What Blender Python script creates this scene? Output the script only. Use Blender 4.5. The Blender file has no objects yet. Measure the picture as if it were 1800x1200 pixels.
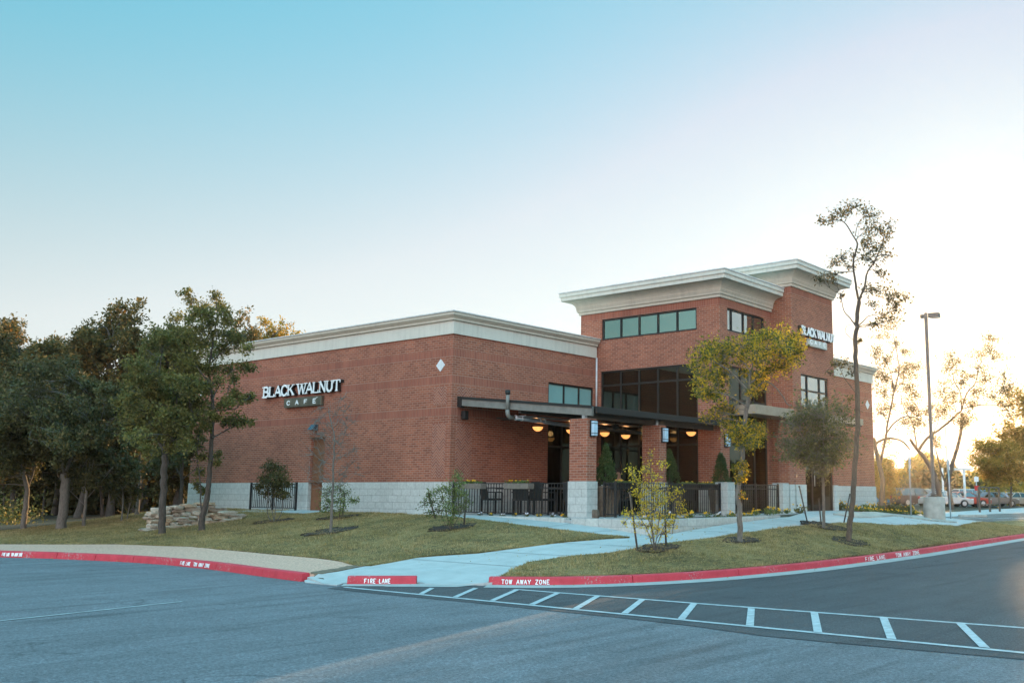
import bpy, bmesh, math, random
import numpy as np
from mathutils import Vector, Matrix
from mathutils.geometry import delaunay_2d_cdt
R = math.radians
SC = bpy.context.scene
COL = SC.collection

# ---------------------------------------------------------------- camera
CAM = np.array([-19.91, -21.525, .719]); FPX = 1736.7; CX = 1091.5; PITCH = R(8.671); ROLL = R(.21); YAW = R(37.489)
cd = bpy.data.cameras.new('camera'); cam = bpy.data.objects.new('camera', cd); COL.objects.link(cam)
cd.sensor_width = 36; cd.lens = 36 * FPX / 1800; cd.shift_x = (900 - CX) / 1800; cd.clip_start = .2; cd.clip_end = 9000
fw = Vector((math.cos(YAW) * math.cos(PITCH), math.sin(YAW) * math.cos(PITCH), math.sin(PITCH)))
rt = Vector((math.sin(YAW), -math.cos(YAW), 0)); up = rt.cross(fw)
rt2 = rt * math.cos(ROLL) + up * math.sin(ROLL); up2 = -rt * math.sin(ROLL) + up * math.cos(ROLL)
M = Matrix((rt2, up2, -fw)).transposed().to_4x4(); M.translation = Vector(CAM); cam.matrix_world = M
SC.camera = cam

# ---------------------------------------------------------------- sky, sun, exposure
HAZE = .0003
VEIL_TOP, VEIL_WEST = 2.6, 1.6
SUN_EL, SUN_AZ = R(3.9), R(14.9)            # azimuth from +X towards +Y
w = bpy.data.worlds.new('World'); SC.world = w; w.use_nodes = True
nt = w.node_tree; bg = nt.nodes['Background']
sky = nt.nodes.new('ShaderNodeTexSky'); sky.sky_type = 'NISHITA'; sky.sun_disc = False
sky.sun_elevation = SUN_EL; sky.sun_rotation = math.pi / 2 - SUN_AZ
sky.altitude = 0; sky.air_density = 1.0; sky.dust_density = .35; sky.ozone_density = 3.0
gm = nt.nodes.new('ShaderNodeGamma'); gm.inputs[1].default_value = .62; nt.links.new(sky.outputs[0], gm.inputs[0])
# extra sky brightness overhead and behind the camera, out of view, added as fill
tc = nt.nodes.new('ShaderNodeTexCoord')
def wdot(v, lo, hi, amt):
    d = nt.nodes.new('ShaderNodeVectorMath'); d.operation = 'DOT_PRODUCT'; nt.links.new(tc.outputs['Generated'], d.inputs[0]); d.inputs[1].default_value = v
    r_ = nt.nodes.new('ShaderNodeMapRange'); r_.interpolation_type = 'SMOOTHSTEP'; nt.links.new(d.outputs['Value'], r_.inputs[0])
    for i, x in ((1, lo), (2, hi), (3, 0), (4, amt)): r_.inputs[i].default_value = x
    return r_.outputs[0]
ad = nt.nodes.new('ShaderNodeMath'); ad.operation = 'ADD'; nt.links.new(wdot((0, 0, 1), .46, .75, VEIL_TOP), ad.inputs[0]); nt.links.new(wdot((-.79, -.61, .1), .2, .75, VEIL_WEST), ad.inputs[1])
sp_ = nt.nodes.new('ShaderNodeSeparateColor'); nt.links.new(gm.outputs[0], sp_.inputs[0]); pw = nt.nodes.new('ShaderNodeMath'); pw.operation = 'POWER'; pw.inputs[1].default_value = 2.6; nt.links.new(sp_.outputs[0], pw.inputs[0])
pm_ = nt.nodes.new('ShaderNodeMath'); pm_.operation = 'MULTIPLY'; pm_.inputs[1].default_value = 1.38; nt.links.new(pw.outputs[0], pm_.inputs[0])
mn_ = nt.nodes.new('ShaderNodeMath'); mn_.operation = 'MINIMUM'; nt.links.new(pm_.outputs[0], mn_.inputs[0]); gl_ = nt.nodes.new('ShaderNodeMath'); gl_.operation = 'MULTIPLY'; gl_.inputs[1].default_value = .92; nt.links.new(sp_.outputs[1], gl_.inputs[0]); nt.links.new(gl_.outputs[0], mn_.inputs[1])
def shoulder(x, c=2.0):      # the brightest air saturates softly: c (1 - exp(-x / c))
    a_ = nt.nodes.new('ShaderNodeMath'); a_.operation = 'MULTIPLY'; a_.inputs[1].default_value = -1 / c; nt.links.new(x, a_.inputs[0])
    b_ = nt.nodes.new('ShaderNodeMath'); b_.operation = 'EXPONENT'; nt.links.new(a_.outputs[0], b_.inputs[0])
    c_ = nt.nodes.new('ShaderNodeMath'); c_.operation = 'MULTIPLY_ADD'; c_.inputs[1].default_value = -c; c_.inputs[2].default_value = c; nt.links.new(b_.outputs[0], c_.inputs[0]); return c_.outputs[0]
cc_ = nt.nodes.new('ShaderNodeCombineColor'); nt.links.new(shoulder(mn_.outputs[0], 2.0), cc_.inputs[0]); nt.links.new(shoulder(sp_.outputs[1], 2.9), cc_.inputs[1]); nt.links.new(shoulder(sp_.outputs[2], 2.6), cc_.inputs[2])
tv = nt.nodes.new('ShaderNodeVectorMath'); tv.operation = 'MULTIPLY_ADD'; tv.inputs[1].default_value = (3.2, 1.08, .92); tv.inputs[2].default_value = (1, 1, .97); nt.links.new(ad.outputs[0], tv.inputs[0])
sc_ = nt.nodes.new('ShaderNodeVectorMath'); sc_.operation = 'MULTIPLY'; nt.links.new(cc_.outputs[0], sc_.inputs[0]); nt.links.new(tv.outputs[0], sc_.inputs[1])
hz_ = wdot((0, 0, 1), .47, .05, .85)
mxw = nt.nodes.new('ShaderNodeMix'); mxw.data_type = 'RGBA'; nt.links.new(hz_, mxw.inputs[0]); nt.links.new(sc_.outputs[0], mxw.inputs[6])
# pale horizon air, as bright as the sky it veils but without its blue
lum = nt.nodes.new('ShaderNodeVectorMath'); lum.operation = 'DOT_PRODUCT'; nt.links.new(sc_.outputs[0], lum.inputs[0]); lum.inputs[1].default_value = (.3, .5, .2)
wl = nt.nodes.new('ShaderNodeVectorMath'); wl.operation = 'SCALE'; wl.inputs[0].default_value = (1.0, 1.075, 1.07); nt.links.new(lum.outputs['Value'], wl.inputs['Scale'])
nt.links.new(wl.outputs[0], mxw.inputs[7])
# warm aureole round the low sun
au = wdot((math.cos(SUN_EL) * math.cos(SUN_AZ), math.cos(SUN_EL) * math.sin(SUN_AZ), math.sin(SUN_EL)), .972, 1.0, 1.0)
av = nt.nodes.new('ShaderNodeVectorMath'); av.operation = 'SCALE'; av.inputs[0].default_value = (1.9, .95, .1); nt.links.new(au, av.inputs['Scale'])
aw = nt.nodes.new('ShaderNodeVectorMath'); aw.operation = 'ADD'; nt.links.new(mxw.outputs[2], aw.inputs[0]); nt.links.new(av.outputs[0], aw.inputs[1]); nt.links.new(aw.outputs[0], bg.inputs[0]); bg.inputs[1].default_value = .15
sl = bpy.data.lights.new('sun', 'SUN'); sl.energy = 2.0; sl.angle = R(.5); sl.color = (1, .62, .3)
so = bpy.data.objects.new('sun', sl); COL.objects.link(so)
sd = Vector((math.cos(SUN_EL) * math.cos(SUN_AZ), math.cos(SUN_EL) * math.sin(SUN_AZ), math.sin(SUN_EL)))
so.rotation_euler = sd.to_track_quat('Z', 'Y').to_euler(); so.location = (60, 20, 30)
SC.view_settings.view_transform = 'Standard'; SC.view_settings.look = 'None'
SC.view_settings.exposure = 2.3; SC.view_settings.gamma = 1
SC.cycles.use_denoising = True
SC.cycles.max_bounces = 8; SC.cycles.transparent_max_bounces = 12

# ---------------------------------------------------------------- pixel of the photo (1800 wide) -> point in the place
def ray(px, py):
    a = (px - CX) / FPX; b = -(py - 600) / FPX
    r_ = a * math.cos(ROLL) - b * math.sin(ROLL); V = a * math.sin(ROLL) + b * math.cos(ROLL)
    F = math.cos(PITCH) - V * math.sin(PITCH); Z = math.sin(PITCH) + V * math.cos(PITCH)
    return np.array([F * math.cos(YAW) + r_ * math.sin(YAW), F * math.sin(YAW) - r_ * math.cos(YAW), Z])
def at(px, py, D):
    return CAM + ray(px, py) * D
def depth(p):
    return float(np.dot(np.array(p) - CAM, np.array(fw)))
def project(p):
    d = np.array(p) - CAM; F = np.dot(d, np.array(fw))
    return CX + FPX * np.dot(d, np.array(rt2)) / F, 600 - FPX * np.dot(d, np.array(up2)) / F

# ---------------------------------------------------------------- object helpers
def tag(o, label=None, cat=None, group=None, kind=None):
    if label: o['label'] = label
    if cat: o['category'] = cat
    if group: o['group'] = group
    if kind: o['kind'] = kind
    return o
def empty(name, loc=(0, 0, 0), label=None, cat=None, group=None, rz=0):
    o = bpy.data.objects.new(name, None); COL.objects.link(o); o.location = loc; o.rotation_euler = (0, 0, rz)
    o.empty_display_size = .2
    return tag(o, label, cat, group)
def link(name, me, mat=None, parent=None, world=False):
    o = bpy.data.objects.new(name, me); COL.objects.link(o)
    if mat is not None:
        for m in (mat if isinstance(mat, (list, tuple)) else [mat]): me.materials.append(m)
    if parent is not None:
        o.parent = parent
        if world:
            o.matrix_parent_inverse = Matrix.LocRotScale(parent.location, parent.rotation_euler, None).inverted()
    return o
def npmesh(name, V, F, mi=None, smooth=False):
    me = bpy.data.meshes.new(name); V = np.asarray(V, np.float32); F = np.asarray(F, np.int32); n, k = F.shape
    me.vertices.add(len(V)); me.vertices.foreach_set('co', V.ravel())
    me.loops.add(n * k); me.loops.foreach_set('vertex_index', F.ravel())
    me.polygons.add(n); me.polygons.foreach_set('loop_start', np.arange(0, n * k, k, dtype=np.int32))
    me.polygons.foreach_set('loop_total', np.full(n, k, np.int32))
    if mi is not None: me.polygons.foreach_set('material_index', np.asarray(mi, np.int32))
    me.polygons.foreach_set('use_smooth', np.full(n, smooth, bool))
    me.update(calc_edges=True); return me
def subtract_loc(o): pass

class MB:
    def __init__(s): s.v = []; s.f = []; s.m = []; s.mi = 0; s.sm = []; s.smooth = False
    def add(s, vs, fs):
        b = len(s.v); s.v += [tuple(float(c) for c in q) for q in vs]
        for f in fs: s.f.append([b + i for i in f]); s.m.append(s.mi); s.sm.append(s.smooth)
        return s
    def quad(s, a, b, c, d): return s.add([a, b, c, d], [(0, 1, 2, 3)])
    def box(s, x0, y0, z0, x1, y1, z1):
        v = [(x0, y0, z0), (x1, y0, z0), (x1, y1, z0), (x0, y1, z0), (x0, y0, z1), (x1, y0, z1), (x1, y1, z1), (x0, y1, z1)]
        return s.add(v, [(0, 3, 2, 1), (4, 5, 6, 7), (0, 1, 5, 4), (1, 2, 6, 5), (2, 3, 7, 6), (3, 0, 4, 7)])
    def obox(s, c, ux, uy, uz):   # oriented box: centre and three half-vectors
        c, ux, uy, uz = map(np.array, (c, ux, uy, uz)); v = []
        for k in (-1, 1):
            for (i, j) in ((-1, -1), (1, -1), (1, 1), (-1, 1)): v.append(c + ux * i + uy * j + uz * k)
        return s.add(v, [(0, 3, 2, 1), (4, 5, 6, 7), (0, 1, 5, 4), (1, 2, 6, 5), (2, 3, 7, 6), (3, 0, 4, 7)])
    def tube(s, pts, rad, n=8, cap=True):
        pts = [np.array(p, float) for p in pts]; m = len(pts)
        rad = list(rad) if hasattr(rad, '__len__') else [rad] * m
        vs = []; prev = None
        for i, p in enumerate(pts):
            t = pts[min(i + 1, m - 1)] - pts[max(i - 1, 0)]; t /= (np.linalg.norm(t) + 1e-9)
            if prev is None: a = np.cross(t, [0, 0, 1.] if abs(t[2]) < .9 else [1., 0, 0])
            else: a = prev - t * np.dot(prev, t)
            a /= (np.linalg.norm(a) + 1e-9); b = np.cross(t, a); prev = a
            for k in range(n):
                q = 2 * math.pi * k / n; vs.append(p + rad[i] * (a * math.cos(q) + b * math.sin(q)))
        fs = []
        for i in range(m - 1):
            for k in range(n):
                k2 = (k + 1) % n; fs.append((i * n + k, i * n + k2, (i + 1) * n + k2, (i + 1) * n + k))
        old = s.smooth; s.smooth = True; s.add(vs, fs); s.smooth = old
        if cap:
            b = len(s.v) - len(vs)
            s.f.append([b + k for k in range(n)][::-1]); s.m.append(s.mi); s.sm.append(False)
            s.f.append([b + (m - 1) * n + k for k in range(n)]); s.m.append(s.mi); s.sm.append(False)
        return s
    def lathe(s, c, prof, n=20):   # prof: (radius, z)
        vs = []; fs = []
        for (r_, z) in prof:
            for k in range(n):
                q = 2 * math.pi * k / n; vs.append((c[0] + r_ * math.cos(q), c[1] + r_ * math.sin(q), c[2] + z))
        for i in range(len(prof) - 1):
            for k in range(n):
                k2 = (k + 1) % n; fs.append((i * n + k, i * n + k2, (i + 1) * n + k2, (i + 1) * n + k))
        old = s.smooth; s.smooth = True; s.add(vs, fs); s.smooth = old; return s
    def build(s, name, mat, parent=None, bevel=0, world=True):
        me = bpy.data.meshes.new(name); me.from_pydata(s.v, [], s.f)
        me.polygons.foreach_set('material_index', s.m); me.polygons.foreach_set('use_smooth', s.sm); me.update()
        o = link(name, me, mat, parent, world)
        if bevel:
            b = o.modifiers.new('bevel', 'BEVEL'); b.width = bevel; b.segments = 2; b.limit_method = 'ANGLE'; b.angle_limit = R(40)
        return o

# ---------------------------------------------------------------- materials
class N:
    def __init__(s, name):
        s.m = bpy.data.materials.new(name); s.m.use_nodes = True; s.t = s.m.node_tree; s.p = s.t.nodes['Principled BSDF']; s.out = s.t.nodes['Material Output']
    def n(s, typ, **kw):
        d = s.t.nodes.new(typ)
        for k, v in kw.items(): setattr(d, k, v)
        return d
    def L(s, a, b): s.t.links.new(a, b)
    def math(s, op, a, b=None, c=None, clamp=False):
        d = s.n('ShaderNodeMath', operation=op); d.use_clamp = clamp
        for i, x in enumerate((a, b, c)):
            if x is None: continue
            if isinstance(x, (int, float)): d.inputs[i].default_value = x
            else: s.L(x, d.inputs[i])
        return d.outputs[0]
    def mix(s, f, a, b):
        d = s.n('ShaderNodeMix', data_type='RGBA')
        for i, x in ((0, f), (6, a), (7, b)):
            if isinstance(x, (int, float)): d.inputs[i].default_value = x
            elif isinstance(x, tuple): d.inputs[i].default_value = (*x, 1) if len(x) == 3 else x
            else: s.L(x, d.inputs[i])
        return d.outputs[2]
    def obj(s): return s.n('ShaderNodeTexCoord').outputs['Object']
    def noise(s, vec, scale, detail=4, rough=.55):
        d = s.n('ShaderNodeTexNoise'); d.inputs['Scale'].default_value = scale; d.inputs['Detail'].default_value = detail; d.inputs['Roughness'].default_value = rough
        if vec is not None: s.L(vec, d.inputs['Vector'])
        return d.outputs['Fac']
    def ramp(s, f, stops, interp='LINEAR'):
        d = s.n('ShaderNodeValToRGB'); e = d.color_ramp.elements; d.color_ramp.interpolation = interp
        while len(e) < len(stops): e.new(.5)
        for q, (p, c) in zip(e, stops): q.position = p; q.color = (*c, 1) if hasattr(c, '__len__') else (c, c, c, 1)
        s.L(f, d.inputs[0]); return d.outputs[0]
    def scale(s, vec, v):
        d = s.n('ShaderNodeMapping'); d.inputs['Scale'].default_value = v; s.L(vec, d.inputs['Vector']); return d.outputs[0]
    def bump(s, h, strength=.3, dist=.01):
        d = s.n('ShaderNodeBump'); d.inputs['Strength'].default_value = strength; d.inputs['Distance'].default_value = dist
        s.L(h, d.inputs['Height']); s.L(d.outputs[0], s.p.inputs['Normal']); return d.outputs[0]
    def base(s, c):
        if isinstance(c, tuple): s.p.inputs['Base Color'].default_value = (*c, 1)
        else: s.L(c, s.p.inputs['Base Color'])
    def set(s, **kw):
        for k, v in kw.items(): s.p.inputs[k.replace('_', ' ')].default_value = v
        return s

def plain(name, col, rough=.6, metal=0., var=.15, nscale=6, bump=0., bscale=60):
    k = N(name); o = k.obj(); f = k.noise(o, nscale, 5)
    a = tuple(c * (1 - var) for c in col); b = tuple(min(1, c * (1 + var)) for c in col)
    k.base(k.ramp(f, [(.3, a), (.7, b)])); k.set(Roughness=rough, Metallic=metal)
    if bump: k.bump(k.noise(o, bscale, 3), bump, .01)
    return k.m

def brick_mat(name, bands=(), c1=(.395, .132, .078), c2=(.255, .083, .052), mortar=(.41, .28, .22)):
    k = N(name); o = k.obj(); sp = k.n('ShaderNodeSeparateXYZ'); k.L(o, sp.inputs[0])
    u = k.math('ADD', sp.outputs[0], sp.outputs[1]); z = sp.outputs[2]
    def tex(a, b, off, w, h, ms=.0068):
        cb = k.n('ShaderNodeCombineXYZ'); k.L(a, cb.inputs[0]); k.L(b, cb.inputs[1])
        t = k.n('ShaderNodeTexBrick'); t.offset = off; k.L(cb.outputs[0], t.inputs['Vector'])
        t.inputs['Color1'].default_value = (*c1, 1); t.inputs['Color2'].default_value = (*c2, 1); t.inputs['Mortar'].default_value = (*mortar, 1)
        t.inputs['Scale'].default_value = 1; t.inputs['Mortar Size'].default_value = ms; t.inputs['Mortar Smooth'].default_value = .2
        t.inputs['Brick Width'].default_value = w; t.inputs['Row Height'].default_value = h; t.inputs['Bias'].default_value = .0
        return t.outputs['Color'], t.outputs['Fac']
    col, fac = tex(u, z, .5, .2135, .0677)
    if bands:
        mask = None
        for (z0, z1) in bands:
            a = k.math('MULTIPLY', k.math('GREATER_THAN', z, z0), k.math('LESS_THAN', z, z1))
            mask = a if mask is None else k.math('MAXIMUM', mask, a)
        # soldier course: bricks on end, z measured from each band's foot
        zz = None
        for (z0, z1) in bands:
            a = k.math('MULTIPLY', k.math('SUBTRACT', z, z0 + .0), k.math('MULTIPLY', k.math('GREATER_THAN', z, z0), k.math('LESS_THAN', z, z1)))
            zz = a if zz is None else k.math('ADD', zz, a)
        c_, f_ = tex(zz, u, 0, bands[0][1] - bands[0][0], .0677, .0065)
        c_ = k.mix(.35, c_, (.32, .105, .078))
        col = k.mix(mask, col, c_); fac2 = k.n('ShaderNodeMix'); k.L(mask, fac2.inputs[0]); k.L(fac, fac2.inputs[2]); k.L(f_, fac2.inputs[3]); fac = fac2.outputs[0]
    big = k.noise(k.scale(o, (1, 1, .6)), .9, 5, .6)
    mul = k.ramp(big, [(.25, (.82, .80, .80)), (.75, (1.14, 1.12, 1.10))])
    d = k.n('ShaderNodeMix', data_type='RGBA', blend_type='MULTIPLY'); d.inputs[0].default_value = 1; k.L(col, d.inputs[6]); k.L(mul, d.inputs[7])
    fine = k.noise(o, 45, 3); d2 = k.n('ShaderNodeMix', data_type='RGBA', blend_type='MULTIPLY'); d2.inputs[0].default_value = 1
    k.L(d.outputs[2], d2.inputs[6]); k.L(k.ramp(fine, [(.2, .78), (.8, 1.2)]), d2.inputs[7])
    k.base(d2.outputs[2]); k.set(Roughness=.88)
    k.p.inputs['Specular IOR Level'].default_value = .25
    k.bump(k.math('SUBTRACT', k.math('MULTIPLY', fine, .3), fac), .5, .008)
    return k.m

def chevron_mat(name):
    k = N(name); o = k.obj(); sp = k.n('ShaderNodeSeparateXYZ'); k.L(o, sp.inputs[0])
    u = k.math('ADD', sp.outputs[0], sp.outputs[1]); z = sp.outputs[2]
    m = k.math('PINGPONG', k.math('ADD', u, 20.03), .145)
    t = k.math('DIVIDE', k.math('ADD', k.math('ADD', z, 4), m), .094)
    fr = k.math('FRACT', t); fl = k.math('FLOOR', t)
    line = k.math('GREATER_THAN', k.math('ABSOLUTE', k.math('SUBTRACT', fr, .5)), .385)
    wn = k.n('ShaderNodeTexWhiteNoise', noise_dimensions='2D'); cb = k.n('ShaderNodeCombineXYZ'); k.L(fl, cb.inputs[0]); k.L(k.math('FLOOR', k.math('DIVIDE', k.math('ADD', u, 20.03), .145)), cb.inputs[1]); k.L(cb.outputs[0], wn.inputs['Vector'])
    c = k.ramp(wn.outputs['Value'], [(0, (.25, .082, .055)), (1, (.38, .13, .08))])
    k.base(k.mix(line, c, (.38, .26, .20))); k.set(Roughness=.9); k.bump(k.math('SUBTRACT', 1, line), .5, .008)
    return k.m

def block_mat(name, c1=(.50, .50, .47), c2=(.43, .43, .40), mortar=(.34, .33, .31), w=.4, h=.2, zoff=0.):
    k = N(name); o = k.obj(); sp = k.n('ShaderNodeSeparateXYZ'); k.L(o, sp.inputs[0])
    cb = k.n('ShaderNodeCombineXYZ'); k.L(k.math('ADD', sp.outputs[0], sp.outputs[1]), cb.inputs[0]); k.L(k.math('ADD', sp.outputs[2], zoff), cb.inputs[1])
    t = k.n('ShaderNodeTexBrick'); t.offset = .5; k.L(cb.outputs[0], t.inputs['Vector'])
    for n_, v in (('Color1', (*c1, 1)), ('Color2', (*c2, 1)), ('Mortar', (*mortar, 1)), ('Scale', 1), ('Mortar Size', .006), ('Mortar Smooth', .3), ('Brick Width', w), ('Row Height', h)): t.inputs[n_].default_value = v
    ns = k.noise(o, 14, 6, .65); d = k.n('ShaderNodeMix', data_type='RGBA', blend_type='MULTIPLY'); d.inputs[0].default_value = 1
    k.L(t.outputs['Color'], d.inputs[6]); k.L(k.ramp(ns, [(.25, .8), (.75, 1.15)]), d.inputs[7]); k.base(d.outputs[2]); k.set(Roughness=.92)
    k.bump(k.math('SUBTRACT', ns, t.outputs['Fac']), .7, .02); return k.m

def glass_mat(name, refl=(.42, .72, .66), trans=(.10, .13, .12), f0=.42):
    k = N(name); lw = k.n('ShaderNodeFresnel'); lw.inputs[0].default_value = 1.5
    g = k.n('ShaderNodeBsdfGlossy'); g.inputs['Color'].default_value = (*refl, 1); g.inputs['Roughness'].default_value = .015
    o = k.obj(); b = k.n('ShaderNodeBump'); b.inputs['Strength'].default_value = .03; b.inputs['Distance'].default_value = .05; k.L(k.noise(o, 1.3, 1), b.inputs['Height']); k.L(b.outputs[0], g.inputs['Normal'])
    t = k.n('ShaderNodeBsdfTransparent'); t.inputs[0].default_value = (*trans, 1)
    f = k.math('ADD', k.math('MULTIPLY', lw.outputs[0], 1 - f0), f0, clamp=True)
    mx = k.n('ShaderNodeMixShader'); k.L(f, mx.inputs[0]); k.L(t.outputs[0], mx.inputs[1]); k.L(g.outputs[0], mx.inputs[2]); k.L(mx.outputs[0], k.out.inputs[0])
    return k.m

def leaf_mat(name, stops, trans=.45, rough=.55):
    k = N(name); g = k.n('ShaderNodeNewGeometry'); c = k.ramp(g.outputs['Random Per Island'], stops)
    o = k.obj(); f = k.noise(o, 1.1, 3); d = k.n('ShaderNodeMix', data_type='RGBA', blend_type='MULTIPLY'); d.inputs[0].default_value = 1
    k.L(c, d.inputs[6]); k.L(k.ramp(f, [(.3, .7), (.7, 1.25)]), d.inputs[7])
    k.base(d.outputs[2]); k.set(Roughness=rough); k.p.inputs['Specular IOR Level'].default_value = .3
    t = k.n('ShaderNodeBsdfTranslucent'); k.L(d.outputs[2], t.inputs[0]); mx = k.n('ShaderNodeMixShader'); mx.inputs[0].default_value = trans
    k.L(k.p.outputs[0], mx.inputs[1]); k.L(t.outputs[0], mx.inputs[2]); k.L(mx.outputs[0], k.out.inputs[0]); return k.m

def bark_mat(name, a, b):
    k = N(name); o = k.obj(); f = k.noise(k.scale(o, (14, 14, 3)), 2.2, 7, .7); k.base(k.ramp(f, [(.3, a), (.7, b)])); k.set(Roughness=.95)
    k.bump(f, .8, .02); return k.m

def emit_mat(name, col, s):
    k = N(name); k.base(col); k.p.inputs['Emission Color'].default_value = (*col, 1); k.p.inputs['Emission Strength'].default_value = s
    f = k.noise(k.obj(), 9, 3); k.L(k.ramp(f, [(.3, tuple(c * .75 for c in col)), (.7, col)]), k.p.inputs['Emission Color']); return k.m

def asphalt_mat(name, dark, light, tracks=True):
    k = N(name); o = k.obj(); fine = k.noise(o, 38, 4, .85); mid = k.noise(o, .7, 6, .6)
    str_ = k.noise(k.scale(o, (.5, 5, 1)), .7, 5, .6)
    vor = k.n('ShaderNodeTexVoronoi'); vor.inputs['Scale'].default_value = 75; k.L(o, vor.inputs['Vector'])
    m = k.math('ADD', k.math('MULTIPLY', mid, .55), k.math('MULTIPLY', str_, .45))
    c = k.ramp(m, [(.36, dark), (.64, light)])
    d = k.n('ShaderNodeMix', data_type='RGBA', blend_type='MULTIPLY'); d.inputs[0].default_value = 1
    k.L(c, d.inputs[6]); k.L(k.ramp(fine, [(.32, .36), (.5, 1.0), (.68, 1.95)]), d.inputs[7])
    dv = k.n('ShaderNodeVectorMath', operation='ADD'); nz = k.n('ShaderNodeTexNoise'); nz.inputs['Scale'].default_value = .9; nz.inputs['Detail'].default_value = 5; k.L(o, nz.inputs['Vector'])
    ns_ = k.n('ShaderNodeVectorMath', operation='SCALE'); ns_.inputs['Scale'].default_value = 1.6; k.L(nz.outputs['Color'], ns_.inputs[0]); k.L(o, dv.inputs[0]); k.L(ns_.outputs[0], dv.inputs[1])
    ve = k.n('ShaderNodeTexVoronoi', feature='DISTANCE_TO_EDGE'); ve.inputs['Scale'].default_value = .22; k.L(dv.outputs[0], ve.inputs['Vector'])
    ck = k.math('MULTIPLY', k.ramp(ve.outputs['Distance'], [(.0, 1.), (.006, 0.)]), k.ramp(k.noise(o, .35, 2), [(.52, 0.), (.60, .55)]))
    st = k.ramp(k.noise(o, .9, 3, .5), [(.66, 0.), (.76, .32)])
    tyre = k.ramp(k.noise(k.scale(o, (.35, 3.2, 1)), .9, 3, .5), [(.56, 0.), (.70, .30)])
    dk_ = k.math('SUBTRACT', 1, k.math('MAXIMUM', k.math('MAXIMUM', ck, st), tyre))
    d3 = k.n('ShaderNodeMix', data_type='RGBA', blend_type='MULTIPLY'); d3.inputs[0].default_value = 1; k.L(d.outputs[2], d3.inputs[6]); k.L(dk_, d3.inputs[7]); d = d3
    k.base(d.outputs[2]); k.set(Roughness=.82); k.bump(k.math('ADD', fine, k.math('MULTIPLY', vor.outputs['Distance'], .6)), .7, .012); return k.m

def lawn_mat(name):
    k = N(name); o = k.obj(); a = k.noise(o, .8, 6, .65); b = k.noise(k.scale(o, (1, 2.2, 1)), 5, 6, .7); c_ = k.noise(o, 60, 3, .7)
    m = k.math('ADD', k.math('MULTIPLY', a, .5), k.math('MULTIPLY', b, .5))
    c = k.ramp(m, [(.36, (.065, .055, .018)), (.46, (.145, .11, .036)), (.54, (.29, .215, .08)), (.66, (.46, .33, .15))])
    d = k.n('ShaderNodeMix', data_type='RGBA', blend_type='MULTIPLY'); d.inputs[0].default_value = 1
    k.L(c, d.inputs[6]); k.L(k.ramp(c_, [(.25, .5), (.75, 1.5)]), d.inputs[7]); k.base(d.outputs[2]); k.set(Roughness=.95)
    k.bump(k.math('ADD', c_, k.math('MULTIPLY', b, 2.5)), 1, .04); return k.m

BANDS = ((4.675, 4.905), (3.885, 4.115), (2.94, 3.17))
M_ = {}
M_['brick'] = brick_mat('brick_wing', BANDS)
M_['brick_t1'] = brick_mat('brick_tower', ((6.70, 6.93),))
M_['brick_t2'] = brick_mat('brick_entrance_tower', ((7.52, 7.75), (3.55, 3.78)))
M_['brick_col'] = brick_mat('brick_column')
M_['chevron'] = chevron_mat('herringbone_brick')
M_['block'] = block_mat('limestone_block', (.56, .56, .53), (.50, .50, .47))
M_['planterblock'] = block_mat('planter_limestone', (.54, .54, .50), (.47, .46, .43), w=.42, h=.2, zoff=.13)
M_['cornice'] = plain('cornice_stucco', (.47, .435, .375), .85, 0, .04, 2)
M_['cornice2'] = plain('cornice_light', (.56, .54, .49), .8, 0, .04, 2)
def trim_mat(name, col):
    k = N(name); o = k.obj(); v = k.noise(k.scale(o, (7, 7, .35)), 1.0, 5, .7); b = k.noise(o, 1.2, 4)
    m = k.math('ADD', k.math('MULTIPLY', v, .6), k.math('MULTIPLY', b, .4)); k.base(k.ramp(m, [(.30, tuple(c * .80 for c in col)), (.5, col), (.7, tuple(c * 1.06 for c in col))])); k.set(Roughness=.85); k.bump(k.noise(o, 90, 3), .2, .004); return k.m
M_['cornice'] = trim_mat('cornice_stucco', (.56, .50, .41)); M_['cornice2'] = trim_mat('cornice_light', (.64, .60, .52))
M_['coping'] = plain('metal_coping', (.62, .62, .60), .4)
M_['tile'] = plain('white_cast_stone', (.72, .73, .74), .7)
M_['bronze'] = plain('dark_bronze', (.015, .014, .013), .6, .1)
M_['black'] = plain('black_metal', (.012, .012, .013), .45)
M_['glass'] = glass_mat('tinted_glass')
M_['glass_hi'] = glass_mat('clear_glass', (.8, .9, .9), (.15, .18, .17), .5)
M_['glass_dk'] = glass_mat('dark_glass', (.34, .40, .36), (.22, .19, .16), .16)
M_['glass_cl'] = glass_mat('light_teal_glass', (.6, .8, .78), (.62, .84, .80), .22)
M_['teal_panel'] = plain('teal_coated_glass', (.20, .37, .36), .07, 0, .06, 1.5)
M_['blind'] = plain('pale_blind', (.50, .62, .60), .8, 0, .08, 2)
M_['door'] = plain('brown_door_paint', (.21, .085, .04), .55)
M_['white'] = plain('white_sign_face', (.9, .9, .9), .5)
M_['signbox'] = plain('bronze_sign_box', (.16, .155, .12), .3, .5, .3, 3)
M_['signbox_pale'] = plain('pale_sign_box', (.50, .50, .46), .5)
M_['fascia'] = plain('weathered_fascia', (.185, .175, .155), .6, 0, .2, 4)
M_['canopy_metal'] = plain('taupe_metal', (.30, .27, .215), .35, .6)
M_['soffit'] = plain('dark_soffit', (.05, .04, .032), .7)
M_['galv'] = plain('galvanised_metal', (.45, .47, .49), .35, .8)
M_['concrete'] = plain('concrete_walk', (.42, .425, .42), .85, 0, .10, 2.5, .3, 80)
M_['gutter'] = plain('gutter_concrete', (.36, .36, .35), .85, 0, .12, 3, .3, 80)
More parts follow.
